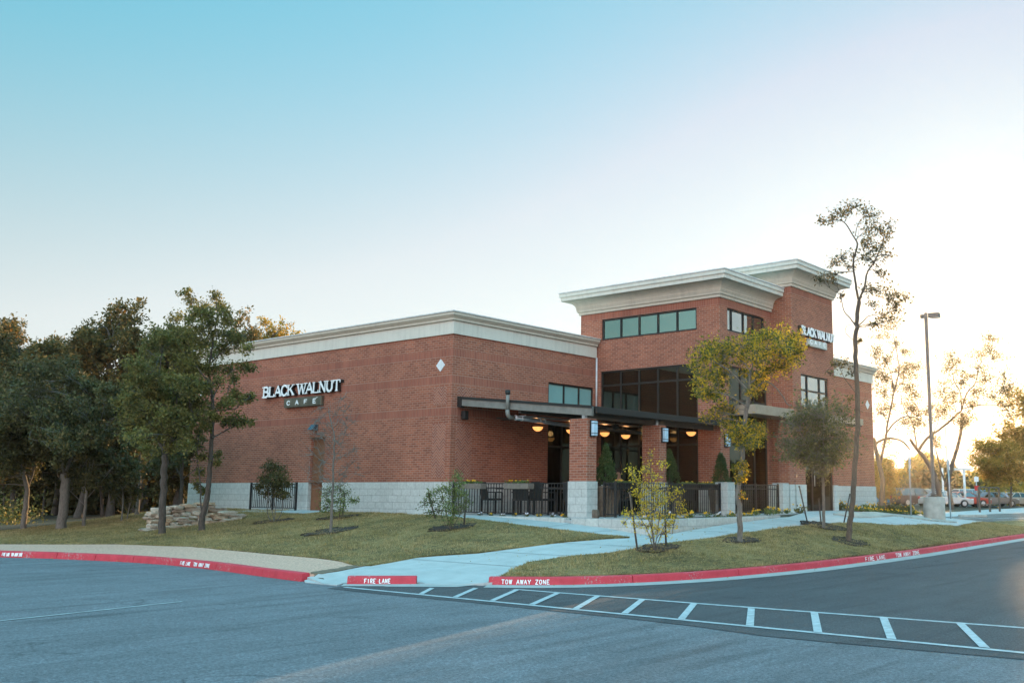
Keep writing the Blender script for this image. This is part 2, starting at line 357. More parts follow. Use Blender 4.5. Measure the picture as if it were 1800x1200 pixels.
M_['pedestal'] = plain('old_concrete', (.40, .38, .34), .9, 0, .25, 3, .4, 40)
M_['red'] = plain('red_kerb_paint', (.58, .032, .055), .6, 0, .14, 5, .25, 60)
k = N('worn_red_kerb_paint'); o_ = k.obj(); f1 = k.noise(o_, 4, 6, .7); f2 = k.noise(o_, 24, 5, .75)
c_ = k.ramp(f1, [(.3, (.46, .026, .042)), (.7, (.62, .045, .07))]); wr_ = k.ramp(k.math('ADD', k.math('MULTIPLY', f2, .7), k.math('MULTIPLY', k.noise(o_, 1.1, 3), .3)), [(.585, 0.), (.62, 1.)])
k.base(k.mix(wr_, c_, (.40, .30, .28))); k.set(Roughness=.65); k.bump(f2, .35, .01); M_['red'] = k.m
M_['kerbwhite'] = plain('white_stencil_paint', (.85, .85, .85), .6)
M_['asphalt'] = asphalt_mat('old_asphalt', (.104, .107, .118), (.160, .165, .182))
M_['newasphalt'] = asphalt_mat('new_asphalt', (.042, .044, .050), (.068, .070, .077))
M_['lotasphalt'] = asphalt_mat('parking_asphalt', (.10, .095, .09), (.16, .15, .14))
M_['marking'] = plain('faded_white_marking', (.40, .44, .46), .7, 0, .25, 8, .3, 60)
M_['lawn'] = lawn_mat('dormant_lawn')
M_['soil'] = plain('dark_mulch', (.035, .024, .018), .95, 0, .5, 30, 1, 40)
M_['gravel'] = plain('tan_gravel', (.60, .345, .25), .95, 0, .3, 25, .9, 70)
M_['dirt'] = plain('brown_soil', (.17, .12, .08), .95, 0, .3, 8, .8, 40)
M_['leaf_litter'] = plain('forest_floor', (.045, .042, .022), .95, 0, .5, 6, 1, 20)
M_['rock'] = None
k = N('limestone_rubble'); g_ = k.n('ShaderNodeNewGeometry'); c_ = k.ramp(g_.outputs['Random Per Island'], [(0, (.50, .43, .35)), (.4, (.44, .29, .18)), (.65, (.56, .50, .42)), (1, (.30, .21, .15))])
f_ = k.noise(k.obj(), 9, 6, .7); d_ = k.n('ShaderNodeMix', data_type='RGBA', blend_type='MULTIPLY'); d_.inputs[0].default_value = 1; k.L(c_, d_.inputs[6]); k.L(k.ramp(f_, [(.3, .6), (.7, 1.2)]), d_.inputs[7]); k.base(d_.outputs[2]); k.set(Roughness=.95); k.bump(f_, .8, .04); M_['rock'] = k.m
M_['wood'] = plain('planter_wood', (.17, .125, .09), .7, 0, .3, 12)
M_['woodgrey'] = plain('grey_planter_wood', (.17, .14, .115), .8, 0, .25, 12)
M_['wicker'] = plain('dark_wicker', (.018, .015, .013), .7, 0, .3, 60, .6, 90)
M_['lamp_glow'] = emit_mat('amber_bowl', (1, .40, .11), .34)
M_['inner_glow'] = emit_mat('warm_lamp', (1, .5, .18), .8)
M_['sconce'] = plain('frosted_sconce', (.45, .62, .75), .35)
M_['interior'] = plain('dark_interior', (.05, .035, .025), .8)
M_['bark_grey'] = bark_mat('bark_grey', (.10, .088, .075), (.24, .215, .19))
M_['bark_dark'] = bark_mat('bark_dark', (.045, .036, .03), (.12, .10, .085))
M_['bark_brown'] = bark_mat('bark_brown', (.07, .05, .038), (.17, .13, .10))
M_['leaf_olive'] = leaf_mat('leaf_olive', [(0, (.10, .095, .025)), (.6, (.165, .15, .04)), (1, (.27, .21, .06))])
M_['leaf_dark'] = leaf_mat('leaf_dark', [(0, (.06, .058, .02)), (.7, (.105, .095, .034)), (1, (.18, .14, .05))], .4)
M_['leaf_grey'] = leaf_mat('leaf_grey', [(0, (.09, .10, .04)), (.7, (.145, .15, .06)), (1, (.26, .22, .09))], .4)
M_['leaf_mix'] = leaf_mat('leaf_autumn', [(0, (.07, .095, .02)), (.42, (.15, .16, .03)), (.55, (.48, .33, .03)), (1, (.80, .48, .04))], .6)
M_['leaf_gold'] = leaf_mat('leaf_gold', [(0, (.22, .18, .03)), (.5, (.42, .28, .04)), (1, (.60, .34, .06))], .6)
M_['leaf_rust'] = leaf_mat('leaf_rust', [(0, (.08, .075, .025)), (.6, (.14, .11, .035)), (1, (.34, .19, .05))], .45)
M_['leaf_yellow'] = leaf_mat('leaf_yellow', [(0, (.36, .32, .05)), (.22, (.80, .56, .05)), (1, (.95, .66, .07))], .6)
M_['leaf_fresh'] = leaf_mat('leaf_fresh', [(0, (.10, .14, .04)), (.7, (.17, .22, .07)), (1, (.28, .30, .10))], .4)
M_['leaf_conifer'] = leaf_mat('leaf_conifer', [(0, (.035, .065, .02)), (1, (.08, .12, .035))], .3)
M_['petal'] = plain('yellow_petal', (.85, .52, .02), .6)
M_['petal_w'] = plain('pale_petal', (.75, .75, .8), .6)
M_['skin'] = plain('skin', (.45, .26, .18), .6)
M_['tyre'] = plain('tyre', (.02, .02, .02), .8)
M_['chrome'] = plain('wheel_alloy', (.5, .5, .5), .3, .8)
M_['carglass'] = glass_mat('car_glass', (.8, .85, .9), (.02, .02, .02), .22)
M_['headlight'] = plain('headlight_lens', (.8, .8, .8), .1)
M_['taillight'] = plain('taillight_lens', (.5, .02, .02), .2)
M_['signblue'] = plain('sign_blue', (.04, .12, .4), .5)
M_['signwhite'] = plain('sign_white', (.8, .8, .8), .5)

# ---------------------------------------------------------------- terrain
def catmull(p, n=6):
    p = [np.array(q, float) for q in p]; o = []
    for i in range(len(p) - 1):
        a = p[max(i - 1, 0)]; b = p[i]; c = p[i + 1]; d = p[min(i + 2, len(p) - 1)]
        for j in range(n):
            t = j / n; o.append(.5 * ((2 * b) + (c - a) * t + (2 * a - 5 * b + 4 * c - d) * t * t + (3 * b - a - 3 * c + d) * t ** 3))
    o.append(p[-1]); return np.array(o)
KL = catmull([(-60, 70), (-24, 26), (-13.6, 13), (-10.6, 7.6), (-9.7, 5.17), (-9.2, 3.89), (-8.88, 2.62), (-8.6, 1.35), (-8.46, -.35), (-8.54, -2.3), (-8.8, -4.2), (-9.0, -5.95)])
KB = np.array([(-8.9, -7.12), (-8.52, -7.6), (-8.13, -8.04)])
KR = catmull([(-7.44, -9.09), (-6.85, -9.9), (-6.03, -10.54), (-5.0, -11.02), (-3.71, -11.38), (-1.6, -11.66), (.64, -11.76), (5.68, -11.67), (11.85, -11.3), (18, -10.94), (34, -10), (62, -8), (110, -5)])
ROADZ = -.88
def offset(path, d):
    P = np.asarray(path); T = np.gradient(P, axis=0); T /= np.linalg.norm(T, axis=1)[:, None]
    return P + np.stack([-T[:, 1], T[:, 0]], 1) * d
KLi, KBi, KRi = offset(KL, .18), offset(KB, .18), offset(KR, .18)
cp = []
for P_ in (KLi, KRi): cp += [(x, y, -.75) for x, y in P_[::3]]
cp += [(x, y, -.75) for x, y in KBi]
cp += [(0, y, .07) for y in (-.3, 2, 5, 8, 11, 14.2)] + [(-.6, y, .05) for y in (3, 7, 11)] + [(x, 0, .05) for x in (0, 3, 6.7)] + [(x, 14.2, 0.) for x in (3, 8, 14, 20)]
cp += [(10, 7, .05), (3, 7, .05), (17, 5, .05), (3, -3, .05), (0.2, -5.5, .03), (3, -5.9, .03), (6, -6, .04)]
cp += [(-4.9, 4.9, -.40), (-5.7, 5.3, -.47), (-5.0, 12.5, -.52), (-7.3, 12, -.66), (-3, 10, -.22), (2, 18, -.25), (-2, 20, -.5), (-12, 20, -.75), (-20, 40, -.8), (8, 30, -.4), (-4, 30, -.6), (30, 40, -.5)]
cp += [(-8.75, -6.5, -.855), (-7.75, -8.6, -.86), (-7.3, -7.2, -.76), (-7.2, -5.6, -.73), (-6.3, -7.0, -.70), (-6.0, -8.2, -.73), (-4.6, -7.7, -.55), (-3.2, -8.2, -.42), (-2.1, -8.2, -.34), (-.6, -8.0, -.29), (-1, -6.2, -.19), (-1, -4.5, -.09), (-1, -2.3, .035), (-.8, -.5, .07), (-1.6, 3, -.03), (-3, 5, -.2), (-3, -2, -.15), (-5, -3, -.42)]
cp += [(1.2, -8.4, -.19), (3.5, -8.3, -.10), (6, -8, .0), (8.8, -7.3, .05), (12, -6.6, .08), (13, -8, .0), (16, -7, -.08), (14.3, -9, -.29), (20, -4.4, .0), (20, -8, -.36), (27, -6, -.45), (42, -6, -.52), (24, 3, -.2), (60, -4, -.56), (30, 15, -.35), (80, 10, -.58), (100, 30, -.6), (100, -10, -.62), (60, 30, -.5), (150, 0, -.6), (150, 60, -.6), (60, 90, -.7), (-30, 90, -.8)]
cp += [(-8.97, -6.1, -.872), (-8.9, -6.5, -.872), (-8.82, -7.0, -.872), (-8.45, -6.4, -.83), (-8.02, -8.2, -.872), (-7.75, -8.6, -.872), (-7.48, -9.0, -.872), (-7.4, -8.3, -.83)]
cp += [(-.35, -7.5, -.31), (-.35, -6.5, -.22), (-.35, -5.5, -.14), (-.35, -4.5, -.06), (-.35, -3.4, 0), (-.35, -2.2, .05), (.7, -7.5, -.27), (1.7, -7.5, -.2), (2.8, -7.5, -.13), (3.8, -7.5, -.08), (5, -7.5, -.03)]
cp += [(-2.5, -9.6, -.42), (.5, -10, -.42), (3.5, -10, -.37), (8, -10, -.33), (-5, -9.6, -.62)]
cp = np.array(cp)
_K = np.linalg.norm(cp[:, None, :2] - cp[None, :, :2], axis=2)
_A = np.zeros((len(cp) + 3, len(cp) + 3)); _A[:-3, :-3] = _K - np.eye(len(cp)) * .02; _A[:-3, -3] = 1; _A[:-3, -2:] = cp[:, :2]; _A[-3, :-3] = 1; _A[-2:, :-3] = cp[:, :2].T
_w = np.linalg.solve(_A, np.concatenate([cp[:, 2], [0, 0, 0]]))
def zt(xy):
    xy = np.atleast_2d(np.asarray(xy, float)); o = np.empty(len(xy))
    for i in range(0, len(xy), 20000):
        q = xy[i:i + 20000]; o[i:i + 20000] = np.sqrt(((q[:, None] - cp[None, :, :2]) ** 2).sum(2)) @ _w[:-3] + _w[-3] + q @ _w[-2:]
    rd = np.clip((xy[:, 0] + 9.05) * .877 + (xy[:, 1] + 6.1) * .48, 0, 9); rm = (xy[:, 0] < -6.3) & (xy[:, 1] < -6.03) & (xy[:, 1] > -9.08) & (xy[:, 0] > -9.6); o = np.where(rm, np.minimum(o, -.868 + .10 * rd), o)
    d = np.linalg.norm(xy - [20, 10], axis=1); t = np.clip((d - 110) / 60, 0, 1)
    return np.clip(o, -.88, .12) * (1 - t) - .62 * t
def z1(x, y): return float(zt([(x, y)])[0])
def ground(px, py):
    d = ray(px, py); lo = 8.
    for D in np.arange(8, 140, .25):
        p = CAM + d * D
        if p[2] < z1(p[0], p[1]): break
        lo = D
    return CAM + d * lo
def inside(poly, P):
    poly = np.asarray(poly); x, y = P[:, 0], P[:, 1]; r_ = np.zeros(len(P), bool); j = len(poly) - 1
    for i in range(len(poly)):
        xi, yi = poly[i]; xj, yj = poly[j]
        c = ((yi > y) != (yj > y)) & (x < (xj - xi) * (y - yi) / (yj - yi + 1e-12) + xi); r_ ^= c; j = i
    return r_
def densify(poly, step):
    o = []
    for i in range(len(poly)):
        a = np.array(poly[i], float); b = np.array(poly[(i + 1) % len(poly)], float); L_ = np.linalg.norm(b - a)
        n = max(1, int(L_ / step(a) if callable(step) else L_ / step))
        for j in range(n): o.append(a + (b - a) * j / n)
    return o
def sheet(name, poly, dz, mat, step=.5, skirt=0, wob=0, kind='structure', seed=0, flat=None):
    rnd = random.Random(seed); b = densify(poly, step)
    if wob: b = [q + np.array([rnd.gauss(0, wob), rnd.gauss(0, wob)]) for q in b]
    b = np.array(b); x0, y0 = b.min(0); x1, y1 = b.max(0)
    gx, gy = np.meshgrid(np.arange(x0 + step * .37, x1, step), np.arange(y0 + step * .41, y1, step)); G = np.stack([gx.ravel(), gy.ravel()], 1)
    G = G[inside(b, G)]
    if len(G) and len(G) < 6000:
        dmin = np.min(np.linalg.norm(G[:, None] - b[None], axis=2), axis=1); G = G[dmin > step * .3]
    V2 = [Vector(q) for q in np.vstack([b, G])]; nb = len(b)
    r_ = delaunay_2d_cdt(V2, [(i, (i + 1) % nb) for i in range(nb)], [], 1, 1e-5)
    P = np.array([tuple(v) for v in r_[0]]); z = (zt(P) if flat is None else np.full(len(P), flat)) + dz
    V = np.column_stack([P, z]); F = [list(f) for f in r_[2]]
    V = [tuple(q) for q in V]
    if skirt:
        bo = len(V)
        for q in b: V.append((q[0], q[1], (z1(*q) if flat is None else flat) + dz)); V.append((q[0], q[1], (z1(*q) if flat is None else flat) + dz - skirt))
        for i in range(nb):
            j = (i + 1) % nb; F.append([bo + 2 * i, bo + 2 * j, bo + 2 * j + 1, bo + 2 * i + 1])
    me = bpy.data.meshes.new(name); me.from_pydata(V, [], F); me.update()
    o = link(name, me, mat); 
    if kind: o['kind'] = kind
    return o, b

# base ground: from the kerb lines out to the horizon
far = [(110, -200), (3500, -200), (3500, 4000), (-3000, 4000), (-3000, 300)]
poly = [tuple(q) for q in KLi] + [(-8.75, -5.95), (-8.75, -7.0)] + [tuple(q) for q in KBi] + [(-7.9, -8.3), (-7.35, -9.0)] + [tuple(q) for q in KRi] + far
gx = np.concatenate([np.arange(-60, -14, 4), np.arange(-14, 40, .7), np.arange(40, 170, 5), [250, 500, 1000, 2000, 3200]])
gy = np.concatenate([[-150, -80, -40, -20], np.arange(-13, 22, .7), np.arange(22, 150, 5), [200, 400, 900, 2000, 3500]])
G = np.stack([q.ravel() for q in np.meshgrid(gx, gy)], 1); G = G[inside(poly, G)]; nb = len(poly)
r_ = delaunay_2d_cdt([Vector(q) for q in poly] + [Vector(q) for q in G], [(i, (i + 1) % nb) for i in range(nb)], [], 1, 1e-5)
P = np.array([tuple(v) for v in r_[0]]); V = np.column_stack([P, zt(P) - .045])
me = bpy.data.meshes.new('ground'); me.from_pydata([tuple(q) for q in V], [], [list(f) for f in r_[2]]); link('ground', me, M_['leaf_litter'])['kind'] = 'structure'
m = MB(); m.quad((-3000, -3000, ROADZ), (3500, -3000, ROADZ), (3500, 400, ROADZ), (-3000, 400, ROADZ)); m.build('road', M_['asphalt'])['kind'] = 'structure'

# newer, darker asphalt lane beyond the saw-cut line
db = [(-9.49, -7.4), (-9.53, -8.68), (-9.47, -10.8), (-9.5, -13.6), (-9.58, -14.7), (-9.78, -15.8), (-9.75, -16.6), (-9.68, -17.5), (-9.55, -19), (-9.5, -40), (120, -40), (120, -3.5)]
poly = db + [tuple(q) for q in offset(KR, .05)][::-1] + [(-8.1, -8.15), (-8.95, -7.2)]
sheet('new_asphalt_lane', poly, .006, M_['newasphalt'], 6, flat=ROADZ)
gi = offset(KR, -.42); go = offset(KR, .06)
m = MB()
for i in range(len(KR) - 1): m.quad((*gi[i], ROADZ + .012), (*gi[i + 1], ROADZ + .012), (*go[i + 1], ROADZ + .02), (*go[i], ROADZ + .02))
m.quad((-8.75, -7.9, ROADZ + .012), (-8.0, -8.9, ROADZ + .012), (-7.3, -9.0, ROADZ + .02), (-8.0, -8.0, ROADZ + .02))
m.quad((-9.15, -7.3, ROADZ + .012), (-8.35, -8.3, ROADZ + .014), (-8.1, -8.0, ROADZ + .02), (-8.85, -7.0, ROADZ + .02))
m.build('gutter', M_['gutter'])['kind'] = 'structure'
# hatching
m = MB(); zz = ROADZ + .012
xt = lambda y: -7.68 + (-10.5 - y) * .025 + (.0 if y < -10.5 else (y + 10.5) * -.02)
for (y0, y1) in ((-8.0, -40),):
    m.quad((-9.17, -7.5, zz), (-9.27, -7.5, zz), (-9.25, -19, zz), (-9.14, -19, zz))
    m.quad((-7.62, -9.95, zz), (-7.72, -9.9, zz), (-7.57, -13.5, zz), (-7.46, -13.5, zz)); m.quad((-7.46, -13.5, zz), (-7.57, -13.5, zz), (-7.23, -19, zz), (-7.12, -19, zz))
sl_top = [(-8.37, -8.76), (-7.91, -9.32), (-7.66, -10.03), (-7.68, -10.92), (-7.60, -11.68), (-7.56, -12.51), (-7.54, -13.42), (-7.54, -14.37), (-7.46, -15.29), (-7.38, -16.23), (-7.30, -17.19), (-7.24, -18.1)]
sl_bot = [(-9.2, -9.35), (-9.2, -10.12), (-9.19, -10.9), (-9.2, -11.7), (-9.2, -12.52), (-9.18, -13.35), (-9.2, -14.27), (-9.22, -15.28), (-9.22, -16.18), (-9.18, -17.05), (-9.15, -18.05), (-9.12, -18.9)]
for a, b in zip(sl_top, sl_bot):
    a = (a[0] - .04, a[1]); b = (b[0] + .03, b[1]); m.quad((a[0], a[1] - .055, zz + .004), (a[0], a[1] + .055, zz + .004), (b[0], b[1] + .055, zz + .004), (b[0], b[1] - .055, zz + .004))
m.build('road_marking', M_['marking'])['kind'] = 'structure'
# faint old white line at the left
a = CAM + ray(0, 1091) * ((ROADZ - CAM[2]) / ray(0, 1091)[2]); b = CAM + ray(320, 1057) * ((ROADZ - CAM[2]) / ray(320, 1057)[2])
M_['faint'] = plain('worn_marking', (.34, .36, .37), .8, 0, .3, 6)
m = MB(); dx = (b - a)[:2]; n_ = np.array([-dx[1], dx[0]]); n_ = n_ / np.linalg.norm(n_) * .035
a0 = a - (b - a) * 1.2
m.quad((*(a0[:2] - n_), zz - .006), (*(a0[:2] + n_), zz - .006), (*(b[:2] + n_), zz - .006), (*(b[:2] - n_), zz - .006)); m.build('worn_marking', M_['faint'])['kind'] = 'structure'

# kerbs
def sweep(mb, path, prof, cap=True):
    T = np.gradient(path, axis=0); T /= np.linalg.norm(T, axis=1)[:, None]; Nn = np.stack([-T[:, 1], T[:, 0]], 1); n = len(prof); vs = []
    for p, q in zip(path, Nn):
        for (o, z) in prof: vs.append((p[0] + q[0] * o, p[1] + q[1] * o, z))
    fs = [(i * n + j, (i + 1) * n + j, (i + 1) * n + j + 1, i * n + j + 1) for i in range(len(path) - 1) for j in range(n - 1)]
    if cap: fs += [tuple(range(n)), tuple((len(path) - 1) * n + j for j in range(n))[::-1]]
    mb.add(vs, fs)
def resample(path, s0, s1, step=.25):
    d = np.concatenate([[0], np.cumsum(np.linalg.norm(np.diff(path, axis=0), axis=1))]); n = max(2, int((s1 - s0) / step) + 1); s = np.linspace(s0, s1, n)
    return np.stack([np.interp(s, d, path[:, 0]), np.interp(s, d, path[:, 1])], 1)
def plen(path): return float(np.linalg.norm(np.diff(path, axis=0), axis=1).sum())
prof = [(0, -1.0), (0, ROADZ), (.022, ROADZ + .11), (.03, ROADZ + .135), (.05, ROADZ + .15), (.16, ROADZ + .15), (.18, ROADZ + .14), (.18, -1.0)]
m = MB(); m.smooth = False
for path, first, seg in ((KL, 0, 1.38), (KR, 0, 3.05), (KB, 0, 9)):
    L_ = plen(path); s = 0 if path is not KL else max(0, L_ - 60 * 1.38); 
    if path is KR:
        cuts = [0, 2.6, 5.2, 9.6, 13.4]; 
        while cuts[-1] < L_ - 4: cuts.append(cuts[-1] + 3.6)
        cuts.append(L_)
    elif path is KL: cuts = sorted([L_ - q for q in (0, 1.5, 3.6, 5.6, 7.0, 8.3, 9.6, 12.2)] + [L_ - 12.2 - 2.6 * q for q in range(1, 24)])
    else: cuts = [0, L_]
    for a, b in zip(cuts[:-1], cuts[1:]):
        P_ = resample(path, a + .008, b - .008); 
        sweep(m, P_, prof)
o = m.build('kerb', M_['red'], bevel=.012); o['kind'] = 'structure'

# stroke lettering ------------------------------------------------
GL = {'A': [[(0, 0), (.5, 1)], [(.5, 1), (1, 0)], [(.2, .36), (.8, .36)]],
      'B': [[(.08, 0), (.08, 1)], [(.08, 1), (.62, 1), (.86, .86), (.86, .66), (.62, .53), (.08, .53)], [(.62, .53), (.93, .4), (.93, .14), (.66, 0), (.08, 0)]],
      'C': [[(.95, .8), (.75, .97), (.45, 1), (.18, .85), (.06, .5), (.18, .15), (.45, 0), (.75, .03), (.95, .2)]],
      'E': [[(.1, 0), (.1, 1)], [(.1, 1), (.9, 1)], [(.1, .52), (.75, .52)], [(.1, 0), (.92, 0)]],
      'F': [[(.1, 0), (.1, 1)], [(.1, 1), (.9, 1)], [(.1, .52), (.75, .52)]],
      'I': [[(.5, 0), (.5, 1)]], 'K': [[(.1, 0), (.1, 1)], [(.1, .4), (.88, 1)], [(.38, .62), (.95, 0)]],
      'L': [[(.12, 0), (.12, 1)], [(.12, 0), (.92, 0)]], 'N': [[(.1, 0), (.1, 1)], [(.1, 1), (.9, 0)], [(.9, 0), (.9, 1)]],
      'O': [[(.5, 1), (.2, .9), (.06, .5), (.2, .1), (.5, 0), (.8, .1), (.94, .5), (.8, .9), (.5, 1)]],
      'R': [[(.1, 0), (.1, 1)], [(.1, 1), (.65, 1), (.9, .85), (.9, .65), (.65, .5), (.1, .5)], [(.5, .5), (.95, 0)]],
      'T': [[(.5, 0), (.5, 1)], [(.02, 1), (.98, 1)]], 'U': [[(.12, 1), (.12, .28), (.28, .05), (.5, 0), (.72, .05), (.88, .28), (.88, 1)]],
      'W': [[(0, 1), (.26, 0)], [(.26, 0), (.5, .95)], [(.5, .95), (.74, 0)], [(.74, 0), (1, 1)]],
      'Y': [[(0, 1), (.5, .45)], [(1, 1), (.5, .45)], [(.5, .45), (.5, 0)]], 'Z': [[(.05, 1), (.95, 1)], [(.95, 1), (.05, 0)], [(.05, 0), (.95, 0)]]}
THIN = {'A': [0], 'W': [1, 3], 'N': [0, 2], 'K': [1], 'L': [1], 'T': [1], 'C': [], 'B': [], 'U': []}
SERIF = {'B': [(.0, 0), (.0, 1)], 'L': [(.12, 1), (.12, 0)], 'A': [(0, 0), (1, 0)], 'K': [(.1, 0), (.1, 1), (.9, 1), (.92, 0)], 'W': [(0, 1), (1, 1), (.5, .97)], 'N': [(.1, 0), (.1, 1), (.9, 1)], 'U': [(.12, 1), (.88, 1)], 'T': [(.5, 0)], 'C': []}
def letter(mb, ch, o, ux, uy, un, w, h, sw, dep, serif=False):
    """strokes of one letter as flat bars standing out of the surface by dep along un"""
    o, ux, uy, un = (np.array(q, float) for q in (o, ux, uy, un)); n = 0
    def bar(a, b, wd, ext=.5):
        nonlocal n
        a = np.array([a[0] * w, a[1] * (h - sw) + sw / 2]); b = np.array([b[0] * w, b[1] * (h - sw) + sw / 2]); t = b - a; L_ = np.linalg.norm(t); t = t / L_; a = a - t * wd * ext; b = b + t * wd * ext; q = np.array([-t[1], t[0]]) * wd / 2
        d0, d1 = 0, dep + n * .0011; n += 1
        c = [a - q, b - q, b + q, a + q]; vs = [o + ux * p[0] + uy * p[1] + un * d for d in (d0, d1) for p in c]
        mb.add(vs, [(0, 3, 2, 1), (4, 5, 6, 7), (0, 1, 5, 4), (1, 2, 6, 5), (2, 3, 7, 6), (3, 0, 4, 7)])
    for i, st in enumerate(GL[ch]):
        wd = sw * (.55 if serif and i in THIN.get(ch, []) else 1)
        for a, b in zip(st[:-1], st[1:]): bar(a, b, wd, .25 if len(st) > 2 else (.0 if st[0][0] == st[1][0] else .2))
    if serif:
        for (x, y) in SERIF.get(ch, []): bar((x - .2, y), (x + .2, y), sw * .42, 0)
        if ch == 'L': bar((.92, 0), (.92, .25), sw * .42, 0)
        if ch == 'T': bar((.02, 1), (.02, .76), sw * .42, 0); bar((.98, 1), (.98, .76), sw * .42, 0)
        if ch == 'C': bar((.95, .98), (.95, .72), sw * .42, 0)
def s_at_px(path, px):
    L_ = plen(path); S = np.linspace(0, L_, 4000); best = None
    Q = resample(path, 0, L_, L_ / 3999)
    pr = [abs(project((q[0], q[1], ROADZ))[0] - px) if np.dot(np.append(q, ROADZ) - CAM, np.array(fw)) > 5 else 1e9 for q in Q[::2]]
    return S[::2][int(np.argmin(pr[:len(S[::2])]))]
m = MB()
def kerb_text(path, txt, px0, px1, h=.085, hw=.2):
    s0, s1 = s_at_px(path, px0), s_at_px(path, px1); n = len(txt); pitch = (s1 - s0) / (n - .25)
    for i, ch in enumerate(txt):
        if ch == ' ': continue
        P_ = resample(path, s0 + pitch * i, s0 + pitch * (i + 1)); a, b = P_[0], P_[-1]; t = (b - a) / np.linalg.norm(b - a); nn = np.array([-t[1], t[0]])
        o = (a[0] + nn[0] * -.002, a[1] + nn[1] * -.002, ROADZ + .028); uy = np.array([nn[0] * .2, nn[1] * .2, 1]); uy /= np.linalg.norm(uy); un = np.array([-nn[0], -nn[1], .2])
        letter(m, ch, o, (t[0], t[1], 0), uy, un, abs(pitch) * .72, h, .0135, .003)
kerb_text(KB, 'FIRE LANE', 640, 686); kerb_text(KR, 'TOW AWAY ZONE', 879, 966)
kerb_text(KR, 'FIRE LANE', 1522, 1556, .1); kerb_text(KR, 'TOW AWAY ZONE', 1576, 1616, .1)
kerb_text(KL, 'FIRE LANE', 317, 334); kerb_text(KL, 'TOW AWAY ZONE', 340, 367); kerb_text(KL, 'FIRE LANE', 2, 15); kerb_text(KL, 'TOW AWAY ZONE', 19, 39)
m.build('kerb_lettering', M_['kerbwhite'])['kind'] = 'structure'

# lawns, paths, gravel
gl = [(-8.9, 7.3), (-7.5, 4.09), (-7.03, 1.34), (-7.16, -2.01), (-7.24, -4.76), (-7.42, -5.58), (-5.97, -5.60), (-5.0, -6.35), (-3.2, -7.0), (-1.55, -7.72)]
lawnL = [(-11.2, 11)] + gl + [(-1.62, -6.9), (-1.55, -4.5), (-1.35, -2), (-.75, .6), (-.42, 1.6), (-.42, 5.2), (-1.1, 5.3), (-1.1, 7.3), (-.12, 7.4), (-.12, 14.3), (-1.0, 16), (-3.2, 14.6), (-6.2, 14), (-10.5, 15.5), (-13, 14.5)]
LL, bL = sheet('lawn', lawnL, .03, M_['lawn'], .4, .11, .012, seed=1)
prr = [(-7.05, -9.2)]
rampR = [(-6.75, -8.75), (-6.15, -8.45), (-5.4, -8.15), (-4.5, -8.55), (-3.9, -8.92), (-3.15, -9.08), (-2.55, -9.1), (-1.6, -9.06), (.2, -9.02), (3, -8.95), (6, -8.9), (8, -9.0), (10, -9.2), (12, -9.3), (13.2, -9.35)]
lawnR = [(-7.15, -9.1)] + rampR + [(15.5, -9.5), (17.5, -9.0), (26, -7.5), (40, -6.3), (60, -5.2)] + [tuple(q) for q in resample(KRi, 0, 75, .6)][::-1]
LR, bR = sheet('lawn', lawnR, .03, M_['lawn'], .4, .11, .012, seed=2)
gravel = [tuple(q) for q in KLi if q[1] < 12][:] + [(-8.62, -6.05), (-7.42, -5.60)] + [(x + .1, y) for x, y in gl[:6]][::-1] + [(-11.0, 11.2)]
sheet('gravel_verge', gravel, .012, M_['gravel'], .4, .22)
path = [(-8.9, -6.0), (-7.4, -5.65), (-6.0, -5.5), (-4.9, -6.2), (-1.7, -7.5), (-1.35, -6.9), (-1.4, -4.5), (-1.2, -2), (-.6, .6), (-.3, 1.6), (-.05, 1.6), (-.05, -.3), (-.28, -.4), (-.28, -7.3), (0, -7.5), (6.6, -7.45), (10.0, -6.3), (10.2, -5.9), (13.6, -5.9), (13.6, -4.5), (20, -4.5), (24, -2), (50, 2), (90, 8), (90, -6.2), (40, -6.2), (26, -7.3), (17.5, -8.8), (15.5, -9.3), (13.2, -9.4)] + [(x, y - .12) for x, y in rampR[::-1]] + [(-7.4, -9.15), (-7.85, -8.55), (-8.0, -8.1), (-7.6, -7.3), (-8.3, -6.6), (-8.78, -6.95), (-9.1, -6.9)]
sheet('footpath', path, -.004, M_['concrete'], .6, .25)
sheet('ramp', [(-9.0, -6.06), (-8.2, -5.95), (-7.3, -5.6), (-6.9, -6.2), (-6.6, -8.8), (-7.3, -9.1), (-7.5, -9.05), (-8.05, -8.2), (-7.95, -8.0), (-8.3, -7.3), (-8.75, -6.95), (-9.08, -7.1), (-9.08, -6.2)], .012, M_['concrete'], .16, .15)
sheet('soil_wedge', [(-8.75, -6.02), (-8.2, -5.9), (-7.42, -5.64), (-7.1, -5.5), (-7.35, -5.35), (-8.75, -5.85)], .022, M_['dirt'], .12, .2, .015, seed=5)
sheet('door_slab', [(-.03, 5.2), (-1.0, 5.35), (-1.05, 7.3), (-.9, 9.6), (-.03, 9.7)], .035, M_['concrete'], .5, .08)
sheet('parking_lot', [(24.5, -7.4), (26, -4.6), (34, -3.2), (60, -1.5), (110, 4), (110, -5.5), (60, -5.6), (40, -6.5)], .015, M_['lotasphalt'], 2)
sheet('parking_lot', [(80, 6), (100, 62), (150, 62), (190, 20), (170, -20), (112, -4)], .02, M_['lotasphalt'], 6)
